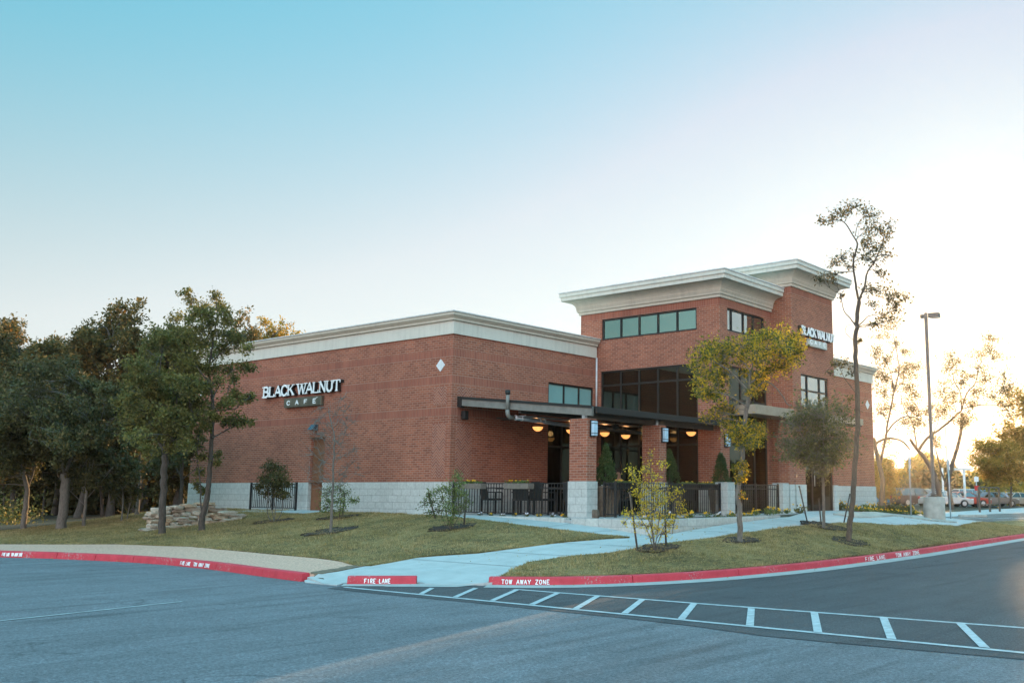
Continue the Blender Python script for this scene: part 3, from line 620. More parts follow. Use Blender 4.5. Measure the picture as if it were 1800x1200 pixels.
# control joints of the concrete paths: thin dark grooves drawn as sheets
m = MB()
for (a, b) in (((-1.55, -6.4), (-.3, -6.4)), ((-1.5, -4.9), (-.3, -4.9)), ((-1.45, -3.4), (-.3, -3.4)), ((-1.3, -1.9), (-.3, -1.9)), ((1, -9.0), (1, -7.45)), ((2.5, -9.0), (2.5, -7.45)), ((4, -8.95), (4, -7.45)), ((5.5, -8.9), (5.5, -7.45)), ((-3.2, -7.0), (-2.8, -9.05)), ((-4.7, -6.45), (-4.4, -8.5)), ((-6.2, -5.7), (-5.7, -8.3)), ((7.2, -8.9), (7.2, -7.2)), ((9, -9), (9, -6.6)), ((11, -9.2), (11, -5.9)), ((13, -9.3), (13, -5.9))):
    a, b = np.array(a), np.array(b); n = 6
    for i in range(n):
        p, q = a + (b - a) * i / n, a + (b - a) * (i + 1) / n; t = (b - a) / np.linalg.norm(b - a); k_ = np.array([-t[1], t[0]]) * .008
        m.quad(*[(v[0], v[1], z1(*v) + .004) for v in (p - k_, q - k_, q + k_, p + k_)])
m.build('path_joint', M_['soil'])['kind'] = 'structure'
# stall ticks
m = MB()
for px in (1677, 1706, 1735, 1765, 1795):
    p = ground(px, 911); m.obox((p[0], p[1], z1(p[0], p[1]) + .03), (.9, -.12, 0), (.03, .09, 0), (0, 0, .003))
m.build('stall_marking', M_['marking'])['kind'] = 'structure'

# grass blades
rng = np.random.default_rng(5)
def grass(poly, dens, name):
    poly = np.asarray(poly); x0, y0 = poly.min(0); x1, y1 = poly.max(0); x1 = min(x1, 22)
    n = int((x1 - x0) * (y1 - y0) * dens); P = rng.uniform((x0, y0), (x1, y1), (n, 2)); P = P[inside(poly, P)]
    E_ = []
    for i in range(len(poly)):
        a, b = poly[i], poly[(i + 1) % len(poly)]; L_ = np.linalg.norm(b - a)
        if a[0] < 20: E_.append(a + (b - a) * rng.random((int(L_ * 60), 1)) + rng.normal(0, .015, (int(L_ * 60), 2)))
    P = np.vstack([P] + E_); n = len(P); z = zt(P) + .025; pn = .5 + .5 * np.sin(P[:, 0] * 3.1 + 2 * np.sin(P[:, 1] * 2.3)) * np.sin(P[:, 1] * 4.7 + 1.7 * np.sin(P[:, 0] * 1.9)); h = rng.uniform(.015, .042, n) * (.7 + 1.1 * pn); a = rng.uniform(0, 6.28, n); lean = rng.normal(0, .022, (n, 2)); wd = .006
    d = np.stack([np.cos(a), np.sin(a)], 1) * wd
    V = np.empty((n, 3, 3)); V[:, 0, :2] = P - d; V[:, 1, :2] = P + d; V[:, 2, :2] = P + lean; V[:, 0, 2] = z; V[:, 1, 2] = z; V[:, 2, 2] = z + h
    me = npmesh(name, V.reshape(-1, 3), np.arange(3 * n).reshape(-1, 3)); o = link(name, me, M_['blade']); o['kind'] = 'stuff'; o['label'] = 'short dormant green and tan turf grass on the mown lawns'; o['category'] = 'grass'
k = N('grass_blade'); g_ = k.n('ShaderNodeNewGeometry'); o_ = k.obj()
ga = k.ramp(g_.outputs['Random Per Island'], [(0, (.10, .088, .024)), (.6, (.215, .165, .048)), (1, (.46, .335, .13))]); gb = k.ramp(g_.outputs['Random Per Island'], [(0, (.265, .19, .068)), (.5, (.46, .325, .14)), (1, (.66, .48, .24))])
pf = k.ramp(k.math('ADD', k.math('MULTIPLY', k.noise(o_, .55, 5, .7), .5), k.math('MULTIPLY', k.noise(k.scale(o_, (1, 1.6, 1)), 2.6, 4, .7), .5)), [(.40, 0.), (.56, 1.)])
gc = k.mix(pf, ga, gb); k.base(gc); k.set(Roughness=.6); tr_ = k.n('ShaderNodeBsdfTranslucent'); k.L(gc, tr_.inputs[0]); mx_ = k.n('ShaderNodeMixShader'); mx_.inputs[0].default_value = .35; k.L(k.p.outputs[0], mx_.inputs[1]); k.L(tr_.outputs[0], mx_.inputs[2]); k.L(mx_.outputs[0], k.out.inputs[0]); M_['blade'] = k.m
grass(bL, 900, 'grass'); grass(bR, 900, 'grass')

# ================================================================ the building
B = empty('restaurant_building', (0, 0, 0), 'red brick restaurant with pale limestone base, two cornice towers and tinted windows', 'restaurant')
def wall(mb, ax, c, u0, u1, z0, z1, ops, th, s):
    """wall skin in the plane axis=c, outside towards s, with openings (ua, ub, za, zb) and reveals th deep"""
    us = sorted({u0, u1} | {q for o in ops for q in o[:2] if u0 < q < u1}); zs = sorted({z0, z1} | {q for o in ops for q in o[2:] if z0 < q < z1})
    pt = (lambda u, z, d: (c - s * d, u, z)) if ax == 0 else (lambda u, z, d: (u, c - s * d, z))
    for a, b in zip(us[:-1], us[1:]):
        for p, q in zip(zs[:-1], zs[1:]):
            mu, mz = (a + b) / 2, (p + q) / 2
            if any(o[0] < mu < o[1] and o[2] < mz < o[3] for o in ops): continue
            mb.quad(pt(a, p, 0), pt(b, p, 0), pt(b, q, 0), pt(a, q, 0)); mb.quad(pt(a, p, th), pt(a, q, th), pt(b, q, th), pt(b, p, th))
    for o in ops:
        a, b, p, q = max(o[0], u0), min(o[1], u1), max(o[2], z0), min(o[3], z1)
        if a >= b or p >= q: continue
        mb.quad(pt(a, p, 0), pt(a, q, 0), pt(a, q, th), pt(a, p, th)); mb.quad(pt(b, p, 0), pt(b, p, th), pt(b, q, th), pt(b, q, 0))
        if o[3] < z1 + 1e-6: mb.quad(pt(a, q, 0), pt(b, q, 0), pt(b, q, th), pt(a, q, th))
        if o[2] > z0: mb.quad(pt(a, p, 0), pt(a, p, th), pt(b, p, th), pt(b, p, 0))
    mb.quad(pt(u0, z1, 0), pt(u1, z1, 0), pt(u1, z1, th), pt(u0, z1, th))
T = 6.75; F1 = -5.05; X2 = 10.12; F2 = -5.86; X3 = 13.32; F3 = -4.46; X4 = 19.95; BK = 14.18
ZW = 5.35; ZT = 6.93; Z2 = 7.75; TH = .28
# openings
door_op = (5.96, 6.72, .05, 2.46)
wing_win = (4.25, 6.60, 3.54, 4.29); wing_store = (4.26, 6.62, .05, 3.02)
t_win = (-4.18, -.23, 5.95, 6.69); t_store = (-4.20, -.20, .05, 4.86)
f_win = (7.23, 9.68, 5.90, 6.66); f_store = (7.27, 9.77, .05, 4.77)
e_win = (10.70, 12.82, 3.61, 4.79); e_door = (10.88, 13.02, .05, 2.72)
m = MB(); wall(m, 0, 0, 0, BK, 1.0, ZW, [door_op], TH, -1); m.build('brick_wall', M_['brick'], B)
m = MB(); wall(m, 1, 0, 0, T, 1.0, ZW, [wing_win, wing_store], TH, -1); m.build('brick_wall', M_['brick'], B)
m = MB(); wall(m, 1, F3, X3, X4, 1.0, ZW, [], TH, -1); wall(m, 0, X4, F3, BK, 1.0, ZW, [], TH, 1); wall(m, 1, BK, 0, X4, 0, ZW, [], TH, 1); m.build('brick_wall', M_['brick'], B)
m = MB(); wall(m, 0, T, F1, .72, 1.0, ZT, [t_win, t_store], TH, -1); wall(m, 1, F1, T, X2, 1.0, ZT, [f_win, f_store], TH, -1)
wall(m, 1, .72, T, X2, ZW, ZT, [], TH, 1); m.build('tower_wall', M_['brick_t1'], B)
m = MB(); wall(m, 0, X2, F2, .9, 1.0, Z2, [], TH, -1); wall(m, 1, F2, X2, X3, 1.0, Z2, [e_win, e_door], TH, -1); wall(m, 0, X3, F2, .9, 0, Z2, [], TH, 1); wall(m, 1, .9, X2, X3, ZW, Z2, [], TH, 1)
m.build('tower_wall', M_['brick_t2'], B)
# pilaster beside the recess
m = MB(); m.box(X2 - .36, F2 + .02, 1.0, X2 - .004, F2 + .42, 3.1); m.build('pilaster', M_['brick_col'], B)
# limestone base, 30 mm proud of the brick
P_ = .03; m = MB()
wall(m, 0, -P_, -P_, BK, -.4, 1.0, [(5.96, 6.72, .05, 9)], .3, -1); wall(m, 1, -P_, 0.005, T, -.1, 1.0, [(4.26, 6.62, .05, 9)], .3, -1)
wall(m, 0, T - P_, F1 - P_, -.03, -.1, 1.0, [(-4.20, -.20, .05, 9)], .3, -1); wall(m, 1, F1 - P_, T, X2 - .03, -.1, 1.0, [(7.27, 9.77, .05, 9)], .3, -1)
wall(m, 0, X2 - P_, F2 - P_, F1 - .03, -.1, 1.0, [], .3, -1); wall(m, 1, F2 - P_, X2, X3 + P_, -.1, 1.0, [(10.88, 13.02, .05, 9)], .3, -1); wall(m, 0, X3 + P_, F2, F3 - .03, -.1, 1.0, [], .3, 1)
wall(m, 1, F3 - P_, X3 + .03, X4 + P_, -.3, 1.0, [], .3, -1); wall(m, 0, X4 + P_, F3, BK, -.4, 1.0, [], .3, 1)
m.build('limestone_base', M_['block'], B)
m = MB(); m.box(X2 - .39, F2 - .01, .0, X2 - .034, F2 + .44, 1.0); m.build('pilaster_base', M_['block'], B)
# roofs, floor, interior
m = MB(); m.box(.05, .05, 5.55, X4 - .05, BK - .05, 5.62); m.box(X3 + .1, F3 + .05, 5.54, X4 - .06, .1, 5.61); m.build('roof', M_['cornice2'], B)
m = MB(); m.box(T + .05, F1 + .05, 7.2, X2 - .05, .65, 7.3); m.box(X2 + .05, F2 + .05, 8.0, X3 - .05, .85, 8.1); m.build('roof', M_['cornice2'], B)
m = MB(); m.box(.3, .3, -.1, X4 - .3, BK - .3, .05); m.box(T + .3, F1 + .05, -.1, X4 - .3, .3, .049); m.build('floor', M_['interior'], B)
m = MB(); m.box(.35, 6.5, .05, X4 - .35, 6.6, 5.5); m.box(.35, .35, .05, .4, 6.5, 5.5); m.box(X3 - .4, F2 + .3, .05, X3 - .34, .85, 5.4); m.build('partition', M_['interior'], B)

# cornices -------------------------------------------------------
def cornice(name, path, prof, mat, closed=False):
    """mitred run of a moulding; path is a plan polyline with outside on its right-hand side; prof = (out, z)"""
    path = [np.array(p, float) for p in path]; n = len(path); vs = []
    for i in range(n):
        d0 = path[i] - path[i - 1] if i > 0 or closed else path[1] - path[0]; d1 = path[(i + 1) % n] - path[i] if i < n - 1 or closed else d0
        d0 = d0 / np.linalg.norm(d0); d1 = d1 / np.linalg.norm(d1); n0 = np.array([d0[1], -d0[0]]); n1 = np.array([d1[1], -d1[0]]); q = n0 + n1; q = q / (np.dot(q, n0))
        for (o, z) in prof: vs.append((*(path[i] + q * o), z))
    k_ = len(prof); m = MB(); fs = []
    for i in range(n if closed else n - 1):
        a = i * k_; b = ((i + 1) % n) * k_
        for j in range(k_ - 1): fs.append((a + j, b + j, b + j + 1, a + j + 1))
        fs.append((a + k_ - 1, b + k_ - 1, b, a))
    if not closed: fs += [tuple(range(k_)), tuple((n - 1) * k_ + j for j in range(k_))[::-1]]
    m.add(vs, fs); return m.build(name, mat, B, bevel=.006)
wing_path = [(0, BK), (0, 0), (T - .04, 0)]
cornice('cornice', wing_path, [(-.2, ZW - .01), (.05, ZW - .01), (.05, ZW + .38), (-.2, ZW + .38)], M_['cornice2'])
cornice('cornice_moulding', wing_path, [(-.2, ZW + .385), (.10, ZW + .385), (.11, ZW + .40), (.11, ZW + .465), (.13, ZW + .47), (.135, ZW + .475), (.19, ZW + .53), (.20, ZW + .54), (.20, ZW + .61), (-.2, ZW + .61)], M_['cornice'])
cornice('coping', wing_path, [(-.25, ZW + .615), (.225, ZW + .615), (.23, ZW + .655), (-.25, ZW + .67)], M_['coping'])
rw_path = [(X3 + .03, F3), (X4, F3), (X4, BK), (0, BK + .0)]
cornice('cornice', rw_path, [(-.2, ZW - .01), (.05, ZW - .01), (.05, ZW + .38), (-.2, ZW + .38)], M_['cornice2'])
cornice('cornice_moulding', rw_path, [(-.2, ZW + .385), (.10, ZW + .385), (.11, ZW + .40), (.11, ZW + .465), (.13, ZW + .47), (.135, ZW + .475), (.19, ZW + .53), (.20, ZW + .54), (.20, ZW + .61), (-.2, ZW + .61)], M_['cornice'])
cornice('coping', rw_path, [(-.25, ZW + .615), (.225, ZW + .615), (.23, ZW + .655), (-.25, ZW + .67)], M_['coping'])
def tower_cornice(path, z0):
    cove = [(.13 + .36 * (1 - math.cos(t * math.pi / 2)), z0 + .22 + .26 * math.sin(t * math.pi / 2)) for t in np.linspace(0, 1, 7)]
    cornice('cornice_moulding', path, [(-.1, z0), (.06, z0), (.06, z0 + .085), (.075, z0 + .09), (.11, z0 + .105), (.115, z0 + .175), (.13, z0 + .185), (.13, z0 + .215), (-.1, z0 + .215)], M_['cornice'])
    cornice('cornice', path, [(-.1, z0 + .22)] + cove + [(-.1, z0 + .485)], M_['cornice'])
    cornice('cornice_fascia', path, [(-.1, z0 + .49), (.52, z0 + .49), (.52, z0 + .61), (.545, z0 + .62), (.56, z0 + .63), (.56, z0 + .75), (-.1, z0 + .75)], M_['cornice2'])
    cornice('coping', path, [(-.1, z0 + .755), (.58, z0 + .755), (.585, z0 + .795), (-.1, z0 + .81)], M_['coping'])
tower_cornice([(T + .1, .72), (T, .72), (T, F1), (X2 - .02, F1)], ZT)
tower_cornice([(X2 + .3, .9), (X2, .9), (X2, F2), (X3, F2), (X3, .9), (X2 + .4, .9)], Z2)

# windows --------------------------------------------------------
def window(ax, c, op, vs_, hs, glass, fr=.05, rec=.07, name='window'):
    """frame is the window itself, each pane a sub-part; c = wall plane, outside towards -axis"""
    u0, u1, z0, z1 = op; m = MB(); us = [u0] + list(vs_) + [u1]; zs = [z0] + list(hs) + [z1]
    bx = (lambda a, b, p, q, d0, d1: m.box(c + d0, a, p, c + d1, b, q)) if ax == 0 else (lambda a, b, p, q, d0, d1: m.box(a, c + d0, p, b, c + d1, q))
    d0, d1 = rec - .035, rec + .06
    for z, k_ in [(z0, 1), (z1, -1)]: bx(u0, u1, min(z, z + k_ * fr), max(z, z + k_ * fr), d0, d1)
    for i, u in enumerate(us):
        a, b = (u, u + fr) if i == 0 else ((u - fr, u) if i == len(us) - 1 else (u - fr / 2, u + fr / 2)); bx(a, b, z0 + fr, z1 - fr, d0 + .001, d1 + .001)
    for z in hs:
        for a, b in zip(us[:-1], us[1:]): bx(a + fr * (1 if a == u0 else .5), b - fr * (1 if b == u1 else .5), z - fr / 2, z + fr / 2, d0 + .003, d1 + .003)
    f = m.build(name, M_['bronze'], B)
    for a, b in zip(us[:-1], us[1:]):
        for p, q in zip(zs[:-1], zs[1:]):
            g = MB(); a_, b_, p_, q_ = a + fr * .4, b - fr * .4, p + fr * .4, q - fr * .4
            if ax == 0: g.box(c + rec, a_, p_, c + rec + .012, b_, q_)
            else: g.box(a_, c + rec, p_, b_, c + rec + .012, q_)
            g.build('pane', glass, f)
    return f
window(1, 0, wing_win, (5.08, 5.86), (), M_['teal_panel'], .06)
window(1, 0, wing_store, (5.0, 5.8), (2.2,), M_['glass_dk'], .06, name='storefront_window')
window(0, T, t_win, (-3.38, -2.6, -1.82, -1.04), (), M_['glass'], .06)
window(0, T, t_store, (-3.38, -2.6, -1.82, -1.04), (2.25, 4.36), M_['glass_dk'], .06, name='storefront_window')
window(1, F1, f_win, (7.56, 8.33, 9.0), (), M_['glass_hi'], .06)
window(1, F1, f_store, (8.1, 8.94), (2.25, 3.7), M_['glass_dk'], .06, name='storefront_window')
window(1, F2, e_win, (11.24, 12.2), (4.24,), M_['glass_hi'], .06)
dr = window(1, F2, e_door, (11.45, 12.3), (2.3,), M_['glass_dk'], .07, name='entrance_door')
for x in (11.55, 12.2): m = MB(); m.tube([(x, F2 - .0, .95), (x, F2 - .0, 1.5)], .015); m.build('handle', M_['galv'], dr)
m = MB(); m.box(.10, 5.965, .055, .15, 6.715, 2.455); dr = m.build('service_door', M_['door'], B)
m = MB(); m.tube([(.10, 6.08, 1.04), (.05, 6.08, 1.04), (.05, 6.18, 1.04)], .012); m.build('handle', M_['galv'], dr)
m = MB(); m.box(.04, 5.96, .05, .17, 5.963, 2.46); m.box(-.02, 5.9, 2.46, .05, 6.78, 2.50); m.build('door_frame', M_['door'], B)
# diamonds and herringbone panels
def diamond(ax, c, u, z, r_=.185):
    m = MB(); pts = [(u - r_, z), (u, z - r_), (u + r_, z), (u, z + r_)]
    f = (lambda a, b, d: (c - d, a, b)) if ax == 0 else (lambda a, b, d: (a, c - d, b))
    m.add([f(a, b, .0) for a, b in pts] + [f(a, b, .025) for a, b in pts], [(0, 1, 2, 3), (7, 6, 5, 4)] + [(i, (i + 1) % 4, (i + 1) % 4 + 4, i + 4) for i in range(4)]); m.build('diamond_tile', M_['tile'], B)
diamond(0, 0, .50, 4.43); diamond(0, 0, BK - .45, 4.43); diamond(1, F3, 19.42, 4.40)
def panel(ax, c, u0, u1, z0, z1):
    m = MB()
    if ax == 0: m.box(c - .012, u0, z0, c + .01, u1, z1)
    else: m.box(u0, c - .012, z0, u1, c + .01, z1)
    m.build('herringbone_panel', M_['chevron'], B)
panel(0, 0, .20, .78, 3.27, 3.79); panel(0, 0, .20, .78, 1.12, 2.72); panel(1, 0, .22, .82, 1.12, 2.72); panel(1, 0, .22, .82, 3.27, 3.79)
m = MB(); m.tube([(T - .05, -.05, 3.6), (T - .05, -.05, 5.35)], .03); m.build('control_joint', M_['tile'], B)
# lamps inside, seen through the dark storefront
def pendant(x, y, z, label, bar=False):
    e = empty('pendant_lamp', (x, y, z), label, 'lamp', 'lit lamps inside the dining room')
    m = MB(); m.tube([(x, y, z + .1), (x, y, 5.4)], .008, 5); m.build('cord', M_['black'], e)
    m = MB(); 
    if bar: m.box(x - .05, y - .45, z, x + .05, y + .45, z + .07)
    else: m.lathe((x, y, z), [(0.001, -.07), (.06, -.04), (.09, .02), (.05, .09), (.001, .1)], 12)
    m.build('shade', M_['inner_glow'], e)
for i, (px, py, D, bar) in enumerate([(983, 788, 31.5, 0), (974, 804, 32.5, 1), (983, 818, 33.5, 0), (996, 817, 33, 0), (998, 770, 34, 0)]):
    p = at(px, py, D); pendant(p[0], max(p[1], .8), p[2], ['round warm lamp shining brightest behind the wing storefront', 'long amber bar lamp behind the wing storefront', 'dim amber lamp below the bar lamp inside the wing', 'amber lamp beside the first brick column, inside the room', 'small orange lamp high behind the first brick column'][i], bar)

# ================================================================ patio
PAT = MB(); PAT.box(.02, -5.75, -.3, T - .04, -.04, .075); PAT.box(T - .03, -6.4, -.3, X2 - .05, F1 - .04, .07); PAT.build('patio_floor', M_['concrete'])['kind'] = 'structure'
# planter wall with its bed
e = empty('planter_wall', (0, -7.4, 0), 'low white limestone block retaining wall of the flower bed in front of the patio', 'retaining wall')
m = MB(); m.box(-.30, -7.40, -.6, -.06, -4.9, .07); m.box(-.30, -4.65, -.45, -.06, -1.2, .07); m.box(-.06, -7.40, -.6, 6.2, -7.16, .07); m.build('blocks', M_['planterblock'], e, bevel=.012)
m = MB(); m.box(-.27, -4.91, -.4, .05, -4.64, .02); m.build('drain_block', M_['gutter'], e, bevel=.01)
m = MB(); m.box(-.06, -7.16, -.3, 6.2, -5.78, .03); m.box(-.06, -5.78, -.3, .015, -1.0, .035); m.build('planting_bed', M_['soil'])['kind'] = 'structure'

# brick columns
def column(x0, y0, x1, y1, label):
    e = empty('brick_column', ((x0 + x1) / 2, (y0 + y1) / 2, .07), label, 'column', 'brick columns of the patio canopy')
    m = MB(); m.box(x0, y0, 1.0, x1, y1, 2.64); m.build('shaft', M_['brick_col'], e)
    m = MB(); m.box(x0 - .03, y0 - .03, -.2, x1 + .03, y1 + .03, 1.0); m.build('base', M_['block'], e, bevel=.008)
    m = MB(); m.box(x0 + .14, y0 + .2, 2.64, x0 + .24, y0 + .3, 2.80); m.build('post_bracket', M_['galv'], e)
column(.13, F1, .52, F1 + .6, 'brick column at the left front corner of the patio, with rock at its foot')
column(3.39, F1, 3.75, F1 + .6, 'middle brick column of the patio between two conical shrubs')
def lowpillar(px_x, y, w_, label):
    m = MB(); m.box(px_x, y, -.2, px_x + w_, y + w_, 1.03); o = m.build('stone_pillar', M_['block'], bevel=.012); tag(o, label, 'pillar', 'low limestone pillars of the patio fence')
lowpillar(5.72, -5.9, .44, 'low white stone pillar at the right end of the patio fence'); lowpillar(8.72, -6.15, .4, 'low white stone pillar beyond the gate, near the entrance')

# canopy: a shed roof falling from the wing wall to the eave
e = empty('patio_canopy', (.3, -2.5, 2.8), 'dark shed canopy with weathered grey rake beam over the patio', 'canopy')
zr = lambda y: 3.49 + (3.49 - 2.97) / 5.05 * y      # top of the roof at y (0 at the wall, negative outwards)
def slope_box(mb, x0, x1, y0, y1, top, bot):
    v = [(x0, y0, zr(y0) + bot), (x1, y0, zr(y0) + bot), (x1, y1, zr(y1) + bot), (x0, y1, zr(y1) + bot), (x0, y0, zr(y0) + top), (x1, y0, zr(y0) + top), (x1, y1, zr(y1) + top), (x0, y1, zr(y1) + top)]
    mb.add(v, [(0, 3, 2, 1), (4, 5, 6, 7), (0, 1, 5, 4), (1, 2, 6, 5), (2, 3, 7, 6), (3, 0, 4, 7)])
m = MB(); slope_box(m, .24, .34, -5.1, -.18, -.012, -.26); m.build('rake_beam', M_['fascia'], e, bevel=.006)
m = MB(); slope_box(m, .215, .235, -5.12, -.01, .012, -.06); slope_box(m, .22, .36, -.17, -.01, -.02, -.30); m.build('rake_cap', M_['bronze'], e)
m = MB(); slope_box(m, .35, T - .04, -5.14, -.01, .004, -.03); m.build('roof', M_['bronze'], e)
m = MB(); slope_box(m, .36, T - .05, -5.0, -.02, -.031, -.045); m.build('soffit', M_['soffit'], e)
m = MB(); slope_box(m, .34, T - .02, -5.20, -5.14, .0, -.17); m.build('eave_gutter', M_['bronze'], e, bevel=.006)
m = MB()
for i in range(8): slope_box(m, .9 + i * .78, .96 + i * .78, -5.0, -.05, -.046, -.17)
for y in (-4.76, -2.4): m.box(.36, y - .05, zr(y) - .34, T - .05, y + .05, zr(y) - .175)
m.build('rafter', M_['soffit'], e)
# tube heater with its flue
e = empty('tube_heater', (.2, -2.1, 2.8), 'galvanised radiant tube heater with upright flue under the patio canopy', 'heater')
m = MB(); m.tube([(.45, -2.1, 2.80), (2.4, -2.1, 2.72), (6.5, -2.1, 2.66)], .06, 12)
m.build('tube', M_['galv'], e)
m = MB(); m.box(.75, -2.28, 2.84, 6.4, -1.92, 2.875); m.build('reflector', M_['galv'], e)
for x in (.5, .75, 1.5, 1.7, 3.2, 3.4): m = MB(); m.tube([(x, -2.1, 2.80 - (x - .45) * .02), (x + .05, -2.1, 2.80 - (x - .4) * .02)], .072, 12); m.build('clamp', M_['tile'], e)
m = MB(); m.tube([(.45, -2.1, 2.80), (.28, -2.1, 2.79), (.18, -2.12, 2.86), (.16, -2.12, 3.0)], .06, 12); m.build('elbow', M_['fascia'], e)
m = MB(); m.tube([(.16, -2.12, 3.0), (.16, -2.12, 3.42)], .05, 10); m.build('flue', M_['fascia'], e)
m = MB(); m.tube([(.16, -2.12, 3.42), (.16, -2.12, 3.45), (.16, -2.12, 3.55)], [.05, .075, .075], 10); m.build('flue_cap', M_['bronze'], e)
# speaker
e = empty('speaker', (.42, -.1, 2.95), 'small dark speaker on the wing wall below the canopy corner', 'speaker')
m = MB(); m.box(.34, -.22, 2.82, .50, -.06, 3.08); m.build('cabinet', M_['bronze'], e, bevel=.02)
m = MB(); m.box(.39, -.06, 2.92, .45, -.004, 2.98); m.build('bracket', M_['black'], e)
# ceiling fans
def fan(x, y, label):
    z = zr(y) - .50; e = empty('ceiling_fan', (x, y, z), label, 'fan', 'ceiling fans under the patio canopy')
    m = MB(); m.tube([(x, y, zr(y) - .05), (x, y, z + .1)], .015, 6); m.build('rod', M_['black'], e)
    m = MB(); m.lathe((x, y, z), [(.001, -.07), (.08, -.06), (.11, 0), (.09, .08), (.001, .1)], 14); m.build('motor', M_['bronze'], e)
    for k_ in range(5):
        a = k_ * math.tau / 5 + .3; m = MB(); u = np.array([math.cos(a), math.sin(a), 0]); v = np.array([-u[1], u[0], .15])
        m.obox(np.array([x, y, z]) + u * .42, u * .31, v * .065, (0, 0, .004)); m.build('blade', M_['soffit'], e)
fan(1.3, -1.5, 'dark ceiling fan left of the first bowl lamp'); fan(3.6, -3.3, 'dark ceiling fan behind the first brick column')
# bowl lamps
def bowl(x, y, label):
    e = empty('bowl_lamp', (x, y, 2.52), label, 'lamp', 'lit bowl lamps under the patio canopy')
    m = MB(); m.lathe((x, y, 2.60), [(.001, -.13), (.06, -.12), (.11, -.085), (.145, -.04), (.155, .0), (.147, .0), (.10, -.075), (.001, -.11)], 20); m.build('bowl', M_['lamp_glow'], e)
    m = MB()
    for k_ in range(3):
        a = k_ * math.tau / 3; m.tube([(x + .19 * math.cos(a), y + .19 * math.sin(a), 2.6), (x, y, 2.95)], .006, 5)
    m.tube([(x, y, 2.95), (x, y, zr(y) - .05)], .01, 5); m.build('chain', M_['black'], e)
    l = bpy.data.lights.new('bowl_light', 'POINT'); l.energy = .35; l.color = (1, .5, .2); l.shadow_soft_size = .1; o = bpy.data.objects.new('bowl_light', l); COL.objects.link(o); o.location = (x, y, 2.75)
bowl(1.59, -1.98, 'glowing amber bowl lamp left of the first brick column'); bowl(4.87, -1.88, 'glowing amber bowl lamp just right of the first brick column'); bowl(6.35, -1.6, 'glowing amber bowl lamp beside the middle brick column'); bowl(3.2, -1.9, 'glowing amber bowl lamp half behind the first brick column')
bowl(6.2, -4.3, 'glowing amber bowl lamp by the tower corner')
# fences
def fence(name, pts, z0, z1_, step, label, posts=True):
    e = empty(name, (*pts[0], z0), label, 'fence'); rails = MB(); bars = MB(); po = MB()
    for a, b in zip(pts[:-1], pts[1:]):
        a, b = np.array(a, float), np.array(b, float); L_ = np.linalg.norm(b - a); t = (b - a) / L_; q = np.array([-t[1], t[0]]) * .015
        for z in (z1_ - .02, z0 + .07, z1_ - .14): rails.obox((*(a + b) / 2, z), (*(t * L_ / 2), 0), (*q, 0), (0, 0, .014))
        n = int(L_ / step)
        for i in range(1, n):
            p = a + t * L_ * i / n; bars.obox((*p, (z0 + z1_) / 2 + .015), (*(t * .009), 0), (*(q * .5), 0), (0, 0, (z1_ - z0) / 2 - .04))
    rails.build('rail', M_['black'], e); o = bars.build('picket', M_['black'], e); o['kind'] = 'stuff'
    for p in pts + [] if not posts else pts + [tuple((np.array(a) + np.array(b)) / 2) for a, b in zip(pts[:-1], pts[1:]) if np.linalg.norm(np.array(b) - np.array(a)) > 2.3]:
        m = MB(); m.box(p[0] - .028, p[1] - .028, z0 - .1, p[0] + .028, p[1] + .028, z1_ + .03); m.build('post', M_['black'], e)
    return e
fence('metal_fence', [(.10, -.10), (.10, -4.40)], .08, .97, .105, 'black metal picket fence left of the first brick column', False)
fence('metal_fence', [(.62, -5.25), (.62, -5.62), (5.66, -5.66)], .08, .98, .105, 'black metal picket fence along the front of the patio')
fence('metal_gate', [(6.2, -5.75), (8.7, -5.98)], .08, .98, .105, 'black metal gate between the two low stone pillars')
fence('metal_fence', [(-.32, 9.55), (-.32, 6.93)], .10, .98, .105, 'short black metal fence on the side wall beside the brown door')

# signs
def bw_sign(ax, c, u0, dirn, z0, w_tot, h, label, cafe, boxmat='signbox'):
    """letters of the two-line sign; dirn = +1/-1 reading direction along the wall axis, c = wall plane"""
    if ax == 0: P3 = lambda u, z, d: (c - d, u, z); ux = (0, dirn, 0); un = (-1, 0, 0)
    else: P3 = lambda u, z, d: (u, c - d, z); ux = (dirn, 0, 0); un = (0, -1, 0)
    e = empty('sign', P3(u0, z0, .1), label, 'sign', 'restaurant name signs'); txt = 'BLACK WALNUT'; wd = {'W': 1.3, ' ': .45, 'L': .9, 'B': .9}
    tot = sum(wd.get(ch, 1) + .08 for ch in txt); k_ = w_tot / tot; u = 0
    for ch in txt:
        wl = wd.get(ch, 1) * k_
        if ch != ' ':
            g = MB(); letter(g, ch, P3(u0 + dirn * u, z0, .14), ux, (0, 0, 1), un, wl, h, .07, .015, True); lt = g.build('letter', M_['white'], e)
            g = MB(); letter(g, ch, P3(u0 + dirn * u, z0, .01), ux, (0, 0, 1), un, wl, h, .078, .12, True); g.build('letter_return', M_['black'], lt)
        u += wl + .08 * k_
    a, b, za, zb = cafe; m = MB()
    p, q = P3(a, za, .02), P3(b, zb, .13); m.box(min(p[0], q[0]), min(p[1], q[1]), za, max(p[0], q[0]), max(p[1], q[1]), zb); bx = m.build('sign_box', M_[boxmat], e, bevel=.006)
    L_ = abs(b - a)
    for i, ch in enumerate('CAFE'):
        g = MB(); letter(g, ch, P3(a + dirn * L_ * (.08 + i * .235), za + .065, .13), ux, (0, 0, 1), un, .17, .17, .035, .006)
        if ch == 'E': g.obox(np.array(P3(a + dirn * L_ * (.08 + i * .235 + .10), za + .252, .134)), np.array(ux) * .045 + np.array((0, 0, .012)), (0, 0, .010), np.array(un) * .004)
        g.build('letter', M_['white'], bx)
